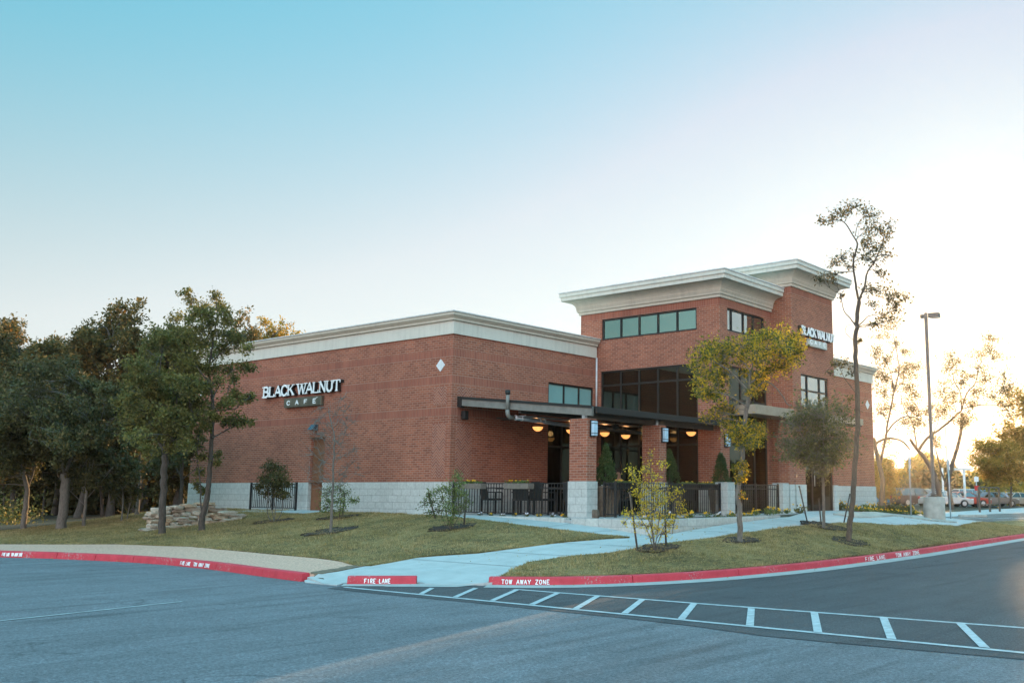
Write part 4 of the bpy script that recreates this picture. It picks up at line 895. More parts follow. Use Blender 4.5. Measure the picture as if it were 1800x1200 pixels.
bw_sign(0, 0, 9.42, -1, 3.92, 4.34, .41, 'white serif letters over a bronze box on the long side wall of the wing', (8.18, 6.11, 3.53, 3.84))
bw_sign(1, F2, 10.58, 1, 6.11, 2.58, .34, 'white serif letters over a pale box on the entrance tower', (11.1, 12.55, 5.80, 6.04), 'signbox_pale')
# wall light over the side door
e = empty('wall_light', (0, 6.5, 2.8), 'dark angled wall light above the brown side door', 'wall light')
m = MB(); m.add([(-.02, 6.35, 2.72), (-.02, 6.62, 2.72), (-.25, 6.62, 2.72), (-.25, 6.35, 2.72), (-.02, 6.35, 2.90), (-.02, 6.62, 2.90), (-.10, 6.62, 2.90), (-.10, 6.35, 2.90)], [(0, 1, 2, 3), (4, 7, 6, 5), (0, 4, 5, 1), (1, 5, 6, 2), (2, 6, 7, 3), (3, 7, 4, 0)]); m.build('housing', plain('blue_grey_lamp', (.06, .10, .14), .25, .5), e)
# sconces
def sconce(x, y, z, label):
    e = empty('wall_sconce', (x, y, z), label, 'wall light', 'frosted sconces on the brick piers')
    m = MB(); m.box(x - .11, y - .035, z - .22, x + .11, y - .003, z + .22); m.build('backplate', M_['black'], e)
    m = MB(); m.box(x - .085, y - .12, z - .19, x + .085, y - .036, z + .19); m.build('lens', M_['sconce'], e, bevel=.008)
    m = MB()
    for q in (-.13, .13): m.box(x - .09, y - .126, z + q - .008, x + .09, y - .05, z + q + .008)
    m.build('band', M_['black'], e)
sconce(.34, F1, 2.38, 'blue-white sconce on the first brick column'); sconce(3.60, F1, 2.36, 'blue-white sconce on the middle brick column')
sconce(7.05, F1, 2.36, 'blue-white sconce on the tower corner pier behind the golden tree'); sconce(10.5, F2, 2.41, 'blue-white sconce on the entrance tower pier')
# entrance canopies
e = empty('entrance_canopy', (8.8, -5.6, 3.3), 'flat taupe metal canopy between the tower corner and the entrance tower', 'canopy')
m = MB(); m.box(7.50, -5.90, 3.20, 10.08, -5.10, 3.50); m.build('fascia', M_['canopy_metal'], e, bevel=.006)
e = empty('entrance_canopy', (12, -6.1, 3.3), 'flat taupe metal canopy over the entrance door, behind the round oak', 'canopy')
m = MB(); m.box(10.20, -6.40, 3.20, 14.55, -5.90, 3.42); m.box(X3 + .05, -5.90, 3.19, 14.55, F3 - .01, 3.43); m.build('fascia', M_['canopy_metal'], e, bevel=.006)
m = MB(); m.box(10.25, -6.36, 3.15, 14.5, -5.9, 3.195); m.build('soffit', M_['bronze'], e)

# ================================================================ furniture and planters
def planter_box(x0, y0, x1, y1, z0, mat, label):
    e = empty('planter_box', ((x0 + x1) / 2, (y0 + y1) / 2, z0), label, 'planter box', 'flower boxes along the patio fence')
    m = MB(); m.box(x0, y0, z0, x1, y1, z0 + .15); m.build('box', mat, e, bevel=.006)
    m = MB(); m.box(x0 + .01, y0 + .01, z0 + .15, x1 - .01, y1 - .01, z0 + .155); m.build('soil', M_['soil'], e)
    return e
def leafset(n, cen, rad, size, rng, asp=.5, flat=0):
    """n rhombic leaves scattered round cen; returns vertices (n,4,3)"""
    c = np.asarray(cen) + rng.normal(0, 1, (n, 3)) * np.asarray(rad) * .5
    a = rng.normal(0, 1, (n, 3)); a[:, 2] *= (1 - flat); a /= np.linalg.norm(a, axis=1)[:, None]; b = rng.normal(0, 1, (n, 3)); b -= a * (a * b).sum(1)[:, None]; b /= np.linalg.norm(b, axis=1)[:, None]
    s = size * rng.uniform(.6, 1.3, (n, 1)); V = np.empty((n, 4, 3)); V[:, 0] = c - a * s; V[:, 1] = c - b * s * asp; V[:, 2] = c + a * s; V[:, 3] = c + b * s * asp
    return V
def leafobj(name, Vs, mat, parent):
    V = np.concatenate(Vs).reshape(-1, 3); me = npmesh(name, V, np.arange(len(V)).reshape(-1, 4)); return link(name, me, mat, parent, True)
rg = np.random.default_rng(11)
def flowers(parent, x0, y0, x1, y1, z, n, frac=.5):
    L_ = []
    for _ in range(n): L_.append(leafset(14, (rg.uniform(x0, x1), rg.uniform(y0, y1), z + .03), (.05, .05, .03), .03, rg, .5))
    leafobj('foliage', L_, M_['leaf_fresh'], parent)
    Y = []
    for _ in range(max(1, int(n * frac))):
        c = (rg.uniform(x0, x1), rg.uniform(y0, y1), z + .075); Y.append(leafset(7, c, (.016, .016, .012), .022, rg, .9))
    leafobj('bloom', Y, M_['petal'], parent)
for (x0, y0, x1, y1, mat, lb) in ((-.16, -1.45, .07, -.60, 'woodgrey', 'grey wood flower box nearest the building corner'), (-.16, -3.26, .07, -2.34, 'woodgrey', 'grey wood flower box nearest the first brick column'),
        (.72, -5.60, 1.55, -5.36, 'bronze', 'dark flower box right of the first brick column'), (3.85, -5.60, 4.55, -5.36, 'bronze', 'dark flower box right of the middle brick column'), (4.85, -5.60, 5.65, -5.36, 'bronze', 'dark flower box beside the low stone pillar')):
    e = planter_box(x0, y0, x1, y1, .80, M_[mat], lb); flowers(e, x0 + .03, y0 + .03, x1 - .03, y1 - .03, .955, 18, .35)
# tall tubs with clipped conical shrubs
def cone_shrub(x, y, label, h=1.08, s=1.):
    e = empty('wooden_tub', (x, y, .08), 'tall brown slatted tub holding ' + label, 'planter', 'tall tubs behind the patio fence')
    m = MB(); m.add([(x - .22, y - .22, .08), (x + .22, y - .22, .08), (x + .22, y + .22, .08), (x - .22, y + .22, .08), (x - .30, y - .30, .82), (x + .30, y - .30, .82), (x + .30, y + .30, .82), (x - .30, y + .30, .82)], [(0, 3, 2, 1), (0, 1, 5, 4), (1, 2, 6, 5), (2, 3, 7, 6), (3, 0, 4, 7), (4, 5, 6, 7)]); m.build('tub', M_['wood'], e, bevel=.01)
    m = MB(); m.box(x - .33, y - .33, .82, x + .33, y + .33, .88); m.build('rim', M_['wood'], e, bevel=.01)
    s_ = empty('conical_shrub', (x, y, .88), label, 'shrub', 'conical evergreens in tubs'); rr = np.random.default_rng(int(x * 10)); L_ = []
    for i in range(260):
        t = rr.random() ** .8; z = .9 + t * h; r_ = .30 * s * (1 - t) ** .75 * rr.uniform(.75, 1.12) * (1 + .15 * math.sin(i)); a = rr.uniform(0, 6.28); L_.append(leafset(14, (x + r_ * math.cos(a), y + r_ * math.sin(a), z), (.05, .05, .06), .033, rr, .4))
    leafobj('foliage', L_, M_['leaf_conifer'], s_)
    m = MB(); m.tube([(x, y, .88), (x, y, .88 + h * .8)], [.03, .01], 6); m.build('stem', M_['bark_dark'], s_)
cone_shrub(.98, -5.0, 'dark green conical shrub right of the first brick column'); cone_shrub(3.98, -5.0, 'dark green conical shrub right of the middle brick column', 1.02, 1.05); cone_shrub(6.28, -5.15 - .18, 'dark green conical shrub in front of the tower corner pier', .98)
# chairs and tables
def make_chair(lb, grp='wicker chairs on the patio'):
    e = empty('patio_chair', (0, 0, 0), lb, 'chair', grp)
    def b(nm, *a, mat='wicker'):
        m = MB()
        for q in a: m.box(*q)
        return m.build(nm, M_[mat], e, world=False)
    b('seat', (-.24, -.24, .40, .24, .24, .46)); m = MB(); m.obox((0, .26, .68), (.23, 0, 0), (0, .02, 0), (0, .05, .25)); m.build('backrest', M_['wicker'], e, world=False)
    for x in (-1, 1):
        b('armrest', (x * .25 - .025, -.22, .62, x * .25 + .025, .24, .65))
        for y in (-.22, .22): m = MB(); m.box(x * .23 - .02, y - .02, 0, x * .23 + .02, y + .02, .62 if y < 0 else .45); m.build('leg', M_['wicker'], e, world=False)
    return e
def copy_tree(o, parent=None):
    c = o.copy(); COL.objects.link(c); c.parent = parent
    for ch in list(o.children): copy_tree(ch, c)
    return c
def make_table(lb):
    e = empty('patio_table', (0, 0, 0), lb, 'table', 'dark patio tables')
    m = MB(); m.box(-.38, -.38, .72, .38, .38, .75); m.build('tabletop', M_['bronze'], e, bevel=.006, world=False)
    m = MB(); m.tube([(0, 0, .03), (0, 0, .72)], .035); m.build('pedestal', M_['black'], e, world=False)
    m = MB(); m.box(-.28, -.04, 0, .28, .04, .03); m.box(-.04, -.28, 0, .04, .28, .029); m.build('foot', M_['black'], e, world=False)
    m = MB()
    for x, y in ((-.1, -.05), (.05, .1), (.12, -.1)): m.lathe((x, y, .75), [(.03, 0), (.035, .1), (.02, .1), (.001, .1)], 8)
    m.build('tableware', M_['signwhite'], e, world=False)
    return e
ch = make_chair('dark wicker chair nearest the building corner behind the fence'); tb = make_table('dark square table behind the left grey flower box')
ch.location = (1.0, -.75, .075); ch.rotation_euler.z = 1.2; tb.location = (1.3, -1.35, .075)
for (x, y, rz, lb) in ((.95, -2.05, 2.0, 'dark wicker chair with its back to the fence between the grey boxes'), (2.0, -1.4, -1.4, 'dark wicker chair facing the fence from behind the left table'), (1.1, -2.75, 1.2, 'dark wicker chair behind the right grey flower box'), (.95, -3.95, 1.9, 'dark wicker chair left of the first brick column'),
        (2.0, -3.3, -1.5, 'dark wicker chair behind the table by the first column'), (2.1, -4.5, .2, 'dark wicker chair at the front rail between the columns'), (2.9, -3.2, 3.0, 'dark wicker chair under the dark-shirted diners'), (4.7, -4.7, .4, 'dark wicker chair at the rail right of the middle column'), (5.6, -4.4, 2.8, 'dark wicker chair beside the low stone pillar'), (4.4, -2.9, 1.6, 'dark wicker chair deep in the patio behind the middle column'), (5.75, -3.5, -1.57, 'dark wicker chair of the diner in grey')):
    c = copy_tree(ch); c.location = (x, y, .075); c.rotation_euler.z = rz; c['label'] = lb
for (x, y, lb) in ((1.35, -3.35, 'dark square table behind the right grey flower box'), (2.3, -3.9, 'dark square table between the first and middle columns'), (3.7, -3.0, 'dark square table of the dark-shirted diners'), (5.0, -3.9, 'dark square table before the low stone pillar'), (5.0, -3.4 + 1.0, 'dark square table beside the diner in grey')):
    c = copy_tree(tb); c.location = (x, y, .075); c['label'] = lb

# seated diners --------------------------------------------------
def skinned(name, verts, edges, rad, mat, parent, sub=1):
    me = bpy.data.meshes.new(name); me.from_pydata([tuple(v) for v in verts], edges, []); me.update()
    o = link(name, me, mat, parent); m = o.modifiers.new('skin', 'SKIN'); m.use_smooth_shade = True
    for i, r_ in enumerate(rad): me.skin_vertices[0].data[i].radius = (r_, r_) if not hasattr(r_, '__len__') else r_
    me.skin_vertices[0].data[0].use_root = True
    s = o.modifiers.new('sub', 'SUBSURF'); s.levels = sub; s.render_levels = sub; return o
def diner(x, y, z, rz, label, shirt, hair):
    e = empty('person', (x, y, z), label, 'person', rz=rz)
    # faces -Y; seat height .46
    V = [(0, 0, .52), (0, .02, .75), (0, .03, .98), (0, .02, 1.08), (0, .0, 1.15), (0, -.01, 1.24), (0, -.01, 1.32)]; Rr = [(.15, .11), (.14, .10), (.17, .10), (.06, .055), (.05, .05), (.075, .095), (.06, .075)]; E_ = [(0, 1), (1, 2), (2, 3), (3, 4), (4, 5), (5, 6)]
    for s in (-1, 1):
        b = len(V); V += [(s * .09, -.04, .52), (s * .11, -.42, .53), (s * .11, -.44, .10), (s * .11, -.58, .05)]; Rr += [.095, .065, .045, .035]; E_ += [(0, b), (b, b + 1), (b + 1, b + 2), (b + 2, b + 3)]
        b = len(V); V += [(s * .17, .03, .98), (s * .24, -.05, .74), (s * .16, -.30, .78), (s * .14, -.36, .78)]; Rr += [.055, .04, .03, .025]; E_ += [(2, b), (b, b + 1), (b + 1, b + 2), (b + 2, b + 3)]
        for k_ in range(5):
            c = len(V); ox = (k_ - 2) * .018 if k_ < 4 else -s * .045; V += [(s * .14 + ox, -.40 + (.02 if k_ == 4 else 0), .775), (s * .14 + ox * 1.2, -.44 + (.03 if k_ == 4 else 0), .765)]; Rr += [.009, .007]; E_ += [(b + 3, c), (c, c + 1)]
    skinned('body', V, E_, Rr, M_['skin'], e, 2)
    V = [(0, 0, .55), (0, .02, .75), (0, .03, .97), (0, .025, 1.04)]; Rr = [(.165, .125), (.155, .115), (.185, .115), (.085, .075)]; E_ = [(0, 1), (1, 2), (2, 3)]
    for s in (-1, 1):
        b = len(V); V += [(s * .175, .03, .975), (s * .245, -.05, .74)]; Rr += [.068, .05]; E_ += [(2, b), (b, b + 1)]
    skinned('shirt', V, E_, Rr, shirt, e, 2)
    V = [(0, 0, .50)]; Rr = [(.165, .125)]; E_ = []
    for s in (-1, 1):
        b = len(V); V += [(s * .09, -.04, .52), (s * .11, -.42, .53), (s * .11, -.44, .16)]; Rr += [.105, .075, .055]; E_ += [(0, b), (b, b + 1), (b + 1, b + 2)]
    skinned('trousers', V, E_, Rr, M_['bronze'], e, 2)
    m = MB(); m.lathe((0, .015, 1.30), [(.085, -.06), (.098, 0), (.088, .06), (.05, .095), (.001, .105)], 14); m.build('hair', hair, e, world=False)
    m = MB(); m.obox((0, -.105, 1.245), (.012, 0, 0), (0, .018, 0), (0, .006, .022)); m.build('nose', M_['skin'], e, world=False)
    m = MB()
    for s in (-1, 1): m.obox((s * .03, -.094, 1.275), (.012, 0, 0), (0, .006, 0), (0, 0, .005))
    m.build('eyes', M_['black'], e, world=False)
    m = MB(); m.obox((0, -.096, 1.20), (.022, 0, 0), (0, .005, 0), (0, 0, .004)); m.build('mouth', M_['door'], e, world=False)
    m = MB()
    for s in (-1, 1): m.obox((s * .085, 0, 1.25), (.008, 0, 0), (0, .016, 0), (0, 0, .028))
    m.build('ears', M_['skin'], e, world=False)
hair = plain('dark_hair', (.02, .015, .012), .6); grey = plain('grey_shirt', (.26, .25, .24), .9); dk = plain('black_shirt', (.015, .015, .018), .9)
diner(2.9, -3.2, .05, 1.2, 'seated diner in a black shirt behind the first conical shrub', dk, hair); diner(4.3, -2.9, .05, -1.3, 'seated diner in a dark shirt left of the middle brick column', dk, hair)
diner(5.75, -3.5, .05, -1.6, 'seated diner in a light grey shirt right of the middle conical shrub', grey, hair)

# ---------------------------------------------------------------- bed flowers, rock
def bed_plant(x, y, z, s, label, mat='leaf_fresh', bloom='petal', n=5, grp='flowering plants in the planting beds'):
    e = empty('flowering_plant', (x, y, z), label, 'flower', grp); rr = np.random.default_rng(int(abs(x * 97 + y * 31)) + 3)
    leafobj('foliage', [leafset(46, (x, y, z + .05 * s), (.09 * s, .09 * s, .05 * s), .035 * s, rr, .4)], M_[mat], e)
    if n: leafobj('bloom', [leafset(8, (x + rr.normal(0, .05 * s), y + rr.normal(0, .05 * s), z + rr.uniform(.08, .14) * s), (.018, .018, .014), .026, rr, .9) for _ in range(n)], M_[bloom], e)
fr = random.Random(4); i = 0
G1 = 'small flowering plants in the bed along the patio wall'
for x in np.arange(.3, 6.0, .42):
    e_y = -6.4 + fr.uniform(-.55, .2); bed_plant(x, e_y, .03, fr.uniform(.8, 1.4), 'small green bedding plant with yellow or pale flowers in the bed before the patio fence', 'leaf_fresh' if i % 3 else 'leaf_olive', 'petal' if i % 4 else 'petal_w', fr.randint(1, 4), G1); i += 1
for y in np.arange(-1.3, -4.6, -.45): bed_plant(-.02, y, .04, .8, 'tiny bedding plant with yellow or pale flowers at the foot of the left fence', 'leaf_olive', 'petal' if i % 2 else 'petal_w', 2, 'tiny plants at the foot of the left patio fence'); i += 1
for x in np.arange(6.4, 8.6, .36): bed_plant(x, -6.35 + fr.uniform(-.1, .1), .07, fr.uniform(1, 2.1), 'leafy bedding plant with yellow flowers in front of the gate', 'leaf_fresh', 'petal', 4, 'leafy plants in front of the gate'); i += 1
for k_ in range(16):
    x = 13.9 + k_ * .5; bed_plant(x, -5.4 - fr.uniform(0, .3), z1(x, -5.4) + .0, fr.uniform(1.5, 3.2), 'bushy border plant with yellow and red flowers along the far right wing', ['leaf_rust', 'leaf_grey', 'leaf_fresh'][k_ % 3], 'petal', 3, 'border plants along the far right wing')
for k_ in range(18):
    x = 13.8 + k_ * .5; bed_plant(x, -6.0, z1(x, -6.0) + .01, 1.2, 'low row of yellow pansies edging the far right border', 'leaf_fresh', 'petal', 4, 'yellow pansies edging the far right border')
sheet('planting_bed', [(13.5, -4.5), (13.4, -6.2), (22.5, -6.2), (22.5, -4.0), (20, -4.4)], .02, M_['soil'], .6)
bed_plant(9.2, -6.5, .05, 2.2, 'green leafy clump at the foot of the second low pillar', 'leaf_olive', 'petal', 2, None)
def rockmesh(mb, c, s, rnd, rz=0):
    bm = bmesh.new(); bmesh.ops.create_cube(bm, size=1); bmesh.ops.subdivide_edges(bm, edges=bm.edges[:], cuts=2, use_grid_fill=True)
    for v in bm.verts:
        q = v.co.copy(); l = max(abs(q.x), abs(q.y), abs(q.z)); v.co = q * (1 - .22 * (q.length / .866) ** 2) + Vector((rnd.gauss(0, .045), rnd.gauss(0, .045), rnd.gauss(0, .05)))
    Mx = Matrix.Translation(c) @ Matrix.Rotation(rz, 4, 'Z') @ Matrix.Diagonal((*s, 1)); bm.transform(Mx); b = [v.co for v in bm.verts]; bm.verts.index_update(); mb.add(b, [[v.index for v in f.verts] for f in bm.faces]); bm.free()
m = MB(); rnd = random.Random(3); rockmesh(m, (-.12, -5.55, .16), (.22, .16, .26), rnd, .4); o = m.build('rock', M_['bark_brown']); tag(o, 'small brown rock at the foot of the first brick column', 'rock')
# stacked limestone wall on the left lawn
m = MB(); rnd = random.Random(8); a = ground(232, 937); b = ground(414, 914); a[0] += .15; dirw = (b - a)[:2]; L_ = np.linalg.norm(dirw); dirw /= L_; ang = math.atan2(dirw[1], dirw[0]); nrm = np.array([-dirw[1], dirw[0]])
for row in range(6):
    s = rnd.uniform(0, .2) + row * .09
    top = lambda t: .62 * min(1, (t / L_) * 5 + .35) * (1 if t / L_ < .75 else 1 - (t / L_ - .75) * 2.2)
    while s < L_ - .1 - row * .12:
        w_ = rnd.uniform(.22, .62); h = rnd.uniform(.10, .15); p = a[:2] + dirw * (s + w_ / 2) + nrm * (row * .07 + rnd.uniform(-.05, .05)) ; z = z1(*p) + row * .108 + .04
        if row * .108 < top(s + w_ / 2): rockmesh(m, (p[0], p[1], z), (w_ * 1.04, rnd.uniform(.3, .45), h), rnd, ang + rnd.gauss(0, .1))
        s += w_
o = m.build('stone_wall', M_['rock']); tag(o, 'low dry-stacked tan limestone wall on the left lawn behind two trunks', 'stone wall')
o_ = np.array(project((a[0], a[1], a[2])))

# ---------------------------------------------------------------- lamp post on its concrete pedestal
p = at(1643, 912, 37.5); px_, py_ = p[0], p[1]; zg = z1(px_, py_)
e = empty('lamp_post', (px_, py_, zg), 'tall brown square-headed lamp post on a concrete pedestal at the lawn end', 'lamp post')
sheet('pedestal_slab', [(px_ - 7.5, py_ - .1), (px_ - 7.5, py_ + .6), (px_ + .8, py_ + .55), (px_ + .65, py_ - .62), (px_ - 1.5, py_ - .62)], .05, M_['pedestal'], .8, .12)
m = MB(); m.tube([(px_, py_, zg - .2), (px_, py_, zg + .86)], .40, 28); m.build('pedestal', M_['pedestal'], e, bevel=.02)
zt_ = at(1630, 540, depth((px_, py_, 0)))[2]
m = MB(); m.box(px_ - .16, py_ - .16, zg + .86, px_ + .16, py_ + .16, zg + .90); m.tube([(px_, py_, zg + .86), (px_, py_, zg + .98)], [.13, .11], 8); m.build('base_plate', M_['bark_brown'], e)
m = MB(); m.box(px_ - .052, py_ - .052, zg + .9, px_ + .052, py_ + .052, zt_); m.build('pole', plain('brown_pole', (.24, .20, .175), .5, .2), e)
m = MB(); u = np.array([math.sin(YAW), -math.cos(YAW), 0]) ; v = np.array([math.cos(YAW), math.sin(YAW), 0]); u2 = u * .8 - v * .6; v2 = u * .6 + v * .8
m.obox(np.array([px_, py_, zt_ - .13]) + u2 * .33, u2 * .20, v2 * .14, (0, 0, .085)); m.obox(np.array([px_, py_, zt_ - .13]) - u2 * .14, u2 * .07, v2 * .07, (0, 0, .07)); m.build('lamp_head', plain('grey_lamp_head', (.16, .145, .13), .5, .2), e, bevel=.01)
m = MB(); m.obox(np.array([px_, py_, zt_ - .235]) + u2 * .38, u2 * .17, v2 * .12, (0, 0, .006)); m.build('lens', M_['headlight'], e)

# accessible-parking sign posts
def signpost(px, ptop, pbot, D, label, plate='signblue', pole='galv'):
    p = at(px, pbot, D); q = at(px, ptop, D); z = z1(p[0], p[1]); e = empty('sign_post', (p[0], p[1], z), label, 'sign post', 'parking signs by the lot')
    m = MB(); m.tube([(p[0], p[1], z - .1), (p[0], p[1], q[2])], .032, 8); m.build('pole', M_[pole], e)
    n = np.array([.22, -.975, 0]); uu = np.array([-n[1], n[0], 0]); c = np.array([p[0], p[1], q[2] - .25]) + n * .04
    m = MB(); m.obox(c, uu * .15, n * .004, (0, 0, .22)); o = m.build('plate', M_['signwhite'], e)
    g = MB(); g.obox(c + n * .006 + np.array([0, 0, .03]), uu * .115, n * .002, (0, 0, .11)); g.build('symbol_panel', M_[plate], o)
signpost(1602, 801, 911, 38, 'pale sign post with blue parking plate left of the concrete pedestal'); signpost(1671, 806, 906, 43, 'pale sign post with blue parking plate right of the concrete pedestal')
# wheel stop
p = ground(1710, 909); m = MB(); m.obox((p[0], p[1], z1(p[0], p[1]) + .08), (.75, -.45, 0), (.05, .08, 0), (0, 0, .07)); tag(m.build('wheel_stop', M_['pedestal'], bevel=.02), 'grey concrete wheel stop at the near edge of the parking lot', 'wheel stop')
# railing frame
e_p = at(1722, 890, 66); f_p = at(1757, 888, 70); z = z1(e_p[0], e_p[1]); e = empty('metal_railing', (*e_p[:2], z), 'dark brown metal railing frame at the parking lot edge', 'railing'); m = MB()
zt2 = at(1722, 856, 66)[2]
for q in (0, .5, 1):
    c = e_p + (f_p - e_p) * q; m2 = MB(); m2.box(c[0] - .06, c[1] - .06, z - .1, c[0] + .06, c[1] + .06, zt2); m2.build('post', M_['bark_brown'], e)
m.tube([(*e_p[:2], zt2), (*f_p[:2], zt2)], .05, 6); m.build('rail', M_['bark_brown'], e)
m = MB(); m.tube([(*e_p[:2], z + .5), (*f_p[:2], z + .5)], .035, 6); m.build('rail', M_['bark_brown'], e)
# far street furniture
def far_pole(px, ptop, pbot, D, r_, label, name='pole', cat='pole', head=None, mat='galv'):
    p = at(px, pbot, D); q = at(px, ptop, D); z = z1(p[0], p[1]); e = empty(name, (p[0], p[1], z), label, cat); m = MB(); m.tube([(p[0], p[1], z), (p[0], p[1], q[2])], r_, 8); m.build('pole', M_[mat], e)
    if head == 'lamp': m = MB(); m.obox((p[0], p[1], q[2]), u * .9, v * .2, (0, 0, .1)); m.build('lamp_head', M_[mat], e)
    if head == 'sign':
        for k_ in (0, .8): m = MB(); m.obox((p[0] - .1, p[1] - .05, q[2] - .3 - k_), u * .2, v * .02, (0, 0, .22)); m.build('plate', M_['taillight'] if k_ else M_['signwhite'], e)
far_pole(1697, 824, 885, 96, .12, 'pale parking-lot lamp post with a flat double head', 'lamp_post', 'lamp post', 'lamp', 'tile')
far_pole(1718, 836, 885, 90, .05, 'far sign post with red and white plates', 'sign_post', 'sign post', 'sign')
far_pole(1668, 745, 885, 80, .045, 'thin grey pole behind the right sign post', 'pole', 'pole'); far_pole(1659, 822, 885, 92, .10, 'pale utility post behind the right-hand oak trunk', 'utility_post', 'post', None, 'tile')

# ---------------------------------------------------------------- parked cars
def car(kind, paint, label, px, py, D, rz):
    p = at(px, py, D); z = z1(p[0], p[1]) + .03; e = empty('parked_car', (p[0], p[1], z), label, 'car', 'cars parked in the lot', rz=rz)
    pm = bpy.data.materials.get('paint_' + paint[0]) or plain('paint_' + paint[0], paint[1], .3, .35, .05)
    L_, H, Wd = dict(sedan=(4.7, 1.45, .9), suv=(4.8, 1.78, .95), pickup=(5.5, 1.85, .98))[kind]; h = L_ / 2; wx = (-h + .85, h - .95); wr = .33 if kind == 'sedan' else .38; belt = .92 if kind == 'sedan' else 1.05
    def arch(x): return [(x - wr - .06 + (wr + .06) * (1 - math.cos(t)), .28 + (wr + .04) * math.sin(t)) for t in np.linspace(0, math.pi, 9)]
    if kind == 'sedan': upp = [(h, .45), (h - .02, .66), (h - .45, .80), (h - 1.25, belt), (-h + .9, belt + .04), (-h + .1, belt), (-h, .6)]
    elif kind == 'suv': upp = [(h, .5), (h - .02, .85), (h - .3, .98), (h - 1.15, belt), (-h + .1, belt + .05), (-h, .6)]
    else: upp = [(h, .5), (h - .02, .95), (h - .3, 1.08), (h - 1.3, belt + .05), (-h + .05, belt), (-h, .6)]
    out = [(-h, .3)] + arch(wx[0]) + arch(wx[1]) + [(h - .05, .28)] + upp
    bm = bmesh.new(); vs = [bm.verts.new((x, -Wd, zz)) for x, zz in out]; f = bm.faces.new(vs); r_ = bmesh.ops.extrude_face_region(bm, geom=[f])
    for v in r_['geom']:
        if isinstance(v, bmesh.types.BMVert): v.co.y = Wd
    for v in bm.verts: v.co.y *= (1 - .10 * max(0, (v.co.z - .7)) - .06 * max(0, (abs(v.co.x) - h + .6)))
    bmesh.ops.recalc_face_normals(bm, faces=bm.faces); bmesh.ops.triangulate(bm, faces=[f_ for f_ in bm.faces if len(f_.verts) > 4]); me = bpy.data.meshes.new('body'); bm.to_mesh(me); bm.free(); b = link('body', me, pm, e); bv = b.modifiers.new('b', 'BEVEL'); bv.width = .05; bv.segments = 2; bv.limit_method = 'ANGLE'; bv.angle_limit = R(35)
    if kind == 'sedan': g = [(-h + .55, belt), (h - 1.35, belt), (h - 2.15, H - .05), (-h + 1.35, H - .05)]
    elif kind == 'suv': g = [(-h + .12, belt), (h - 1.2, belt), (h - 1.95, H - .06), (-h + .35, H - .06)]
    else: g = [(-h + 2.0, belt), (h - 1.3, belt), (h - 1.95, H - .06), (-h + 2.15, H - .06)]
    wb, wt = Wd * .93, Wd * .74; m = MB(); V = [(g[0][0], -wb, g[0][1]), (g[1][0], -wb, g[1][1]), (g[2][0], -wt, g[2][1]), (g[3][0], -wt, g[3][1])]; V += [(x, -y, zz) for x, y, zz in V]
    m.add(V, [(0, 1, 2, 3), (7, 6, 5, 4), (1, 5, 6, 2), (0, 3, 7, 4)]); m.build('windows', M_['carglass'], e, world=False)
    m = MB(); m.add([(g[3][0] - .05, -wt - .02, H - .07), (g[2][0] + .08, -wt - .02, H - .08), (g[2][0] + .08, wt + .02, H - .08), (g[3][0] - .05, wt + .02, H - .07), (g[3][0] + .1, -wt + .1, H), (g[2][0] - .2, -wt + .1, H), (g[2][0] - .2, wt - .1, H), (g[3][0] + .1, wt - .1, H)], [(0, 3, 2, 1), (4, 5, 6, 7), (0, 1, 5, 4), (1, 2, 6, 5), (2, 3, 7, 6), (3, 0, 4, 7)]); m.build('roof', pm, e, bevel=.03, world=False)
    m = MB()
    for s in (-1, 1):
        for (a_, b_) in ((0, 3), (1, 2)): m.tube([(g[a_][0], s * (wb + .005), g[a_][1]), (g[b_][0], s * (wt + .01), g[b_][1])], .035, 6)
        mx = (g[0][0] + g[1][0]) / 2; m.tube([(mx, s * (wb + .005), belt), (mx - .05, s * (wt + .01), H - .06)], .035, 6)
    m.build('pillars', pm, e, world=False)
    for x in wx:
        for s in (-1, 1):
            m = MB(); m.tube([(x, s * (Wd - .20), wr), (x, s * (Wd + .01), wr)], wr, 20); wl = m.build('wheel', M_['tyre'], e, world=False); m = MB(); m.tube([(x, s * (Wd - .18), wr), (x, s * (Wd + .02), wr)], wr * .62, 14); m.build('rim', M_['chrome'], wl, world=False)
    for s in (-1, 1):
        m = MB(); m.box(h - .16, s * Wd * .72 - .16, .66, h + .0, s * Wd * .72 + .16, .78); m.build('headlight', M_['headlight'], e, bevel=.02, world=False)
        m = MB(); m.box(-h - .01, s * Wd * .76 - .12, .75, -h + .12, s * Wd * .76 + .12, .98); m.build('taillight', M_['taillight'], e, bevel=.02, world=False)
        m = MB(); m.box(g[1][0] - .3, s * (Wd + .03) - .07, belt, g[1][0] - .2, s * (Wd + .03) + .07, belt + .12); m.build('mirror', pm, e, bevel=.02, world=False)
    m = MB(); m.box(h - .03, -.45, .42, h + .015, .45, .58); m.build('grille', M_['black'], e, world=False)
    if kind == 'pickup': m = MB(); m.box(-h + .1, -Wd + .12, belt - .02, -h + 1.9, Wd - .12, belt + .02); m.build('cargo_bed', M_['black'], e, world=False)
Yw = YAW; side = Yw - math.pi / 2
car('suv', ('plum', (.035, .022, .028)), 'dark plum SUV with its tail lamp beside the leaning trunk', 1609, 888, 98, side + .35)
car('pickup', ('blue', (.10, .28, .42)), 'light blue pickup behind the dark SUV', 1572, 884, 108, side + .3)
car('sedan', ('silver', (.42, .42, .42)), 'silver sedan behind the pedestal, nose to the right', 1663, 889, 92, side + .1)
car('sedan', ('red', (.40, .045, .02)), 'red sedan right of the oak trunks, nose to the right', 1697, 888, 97, side + .2)
car('suv', ('white', (.42, .42, .41)), 'white wagon standing behind the red sedan', 1712, 886, 106, side + .2)
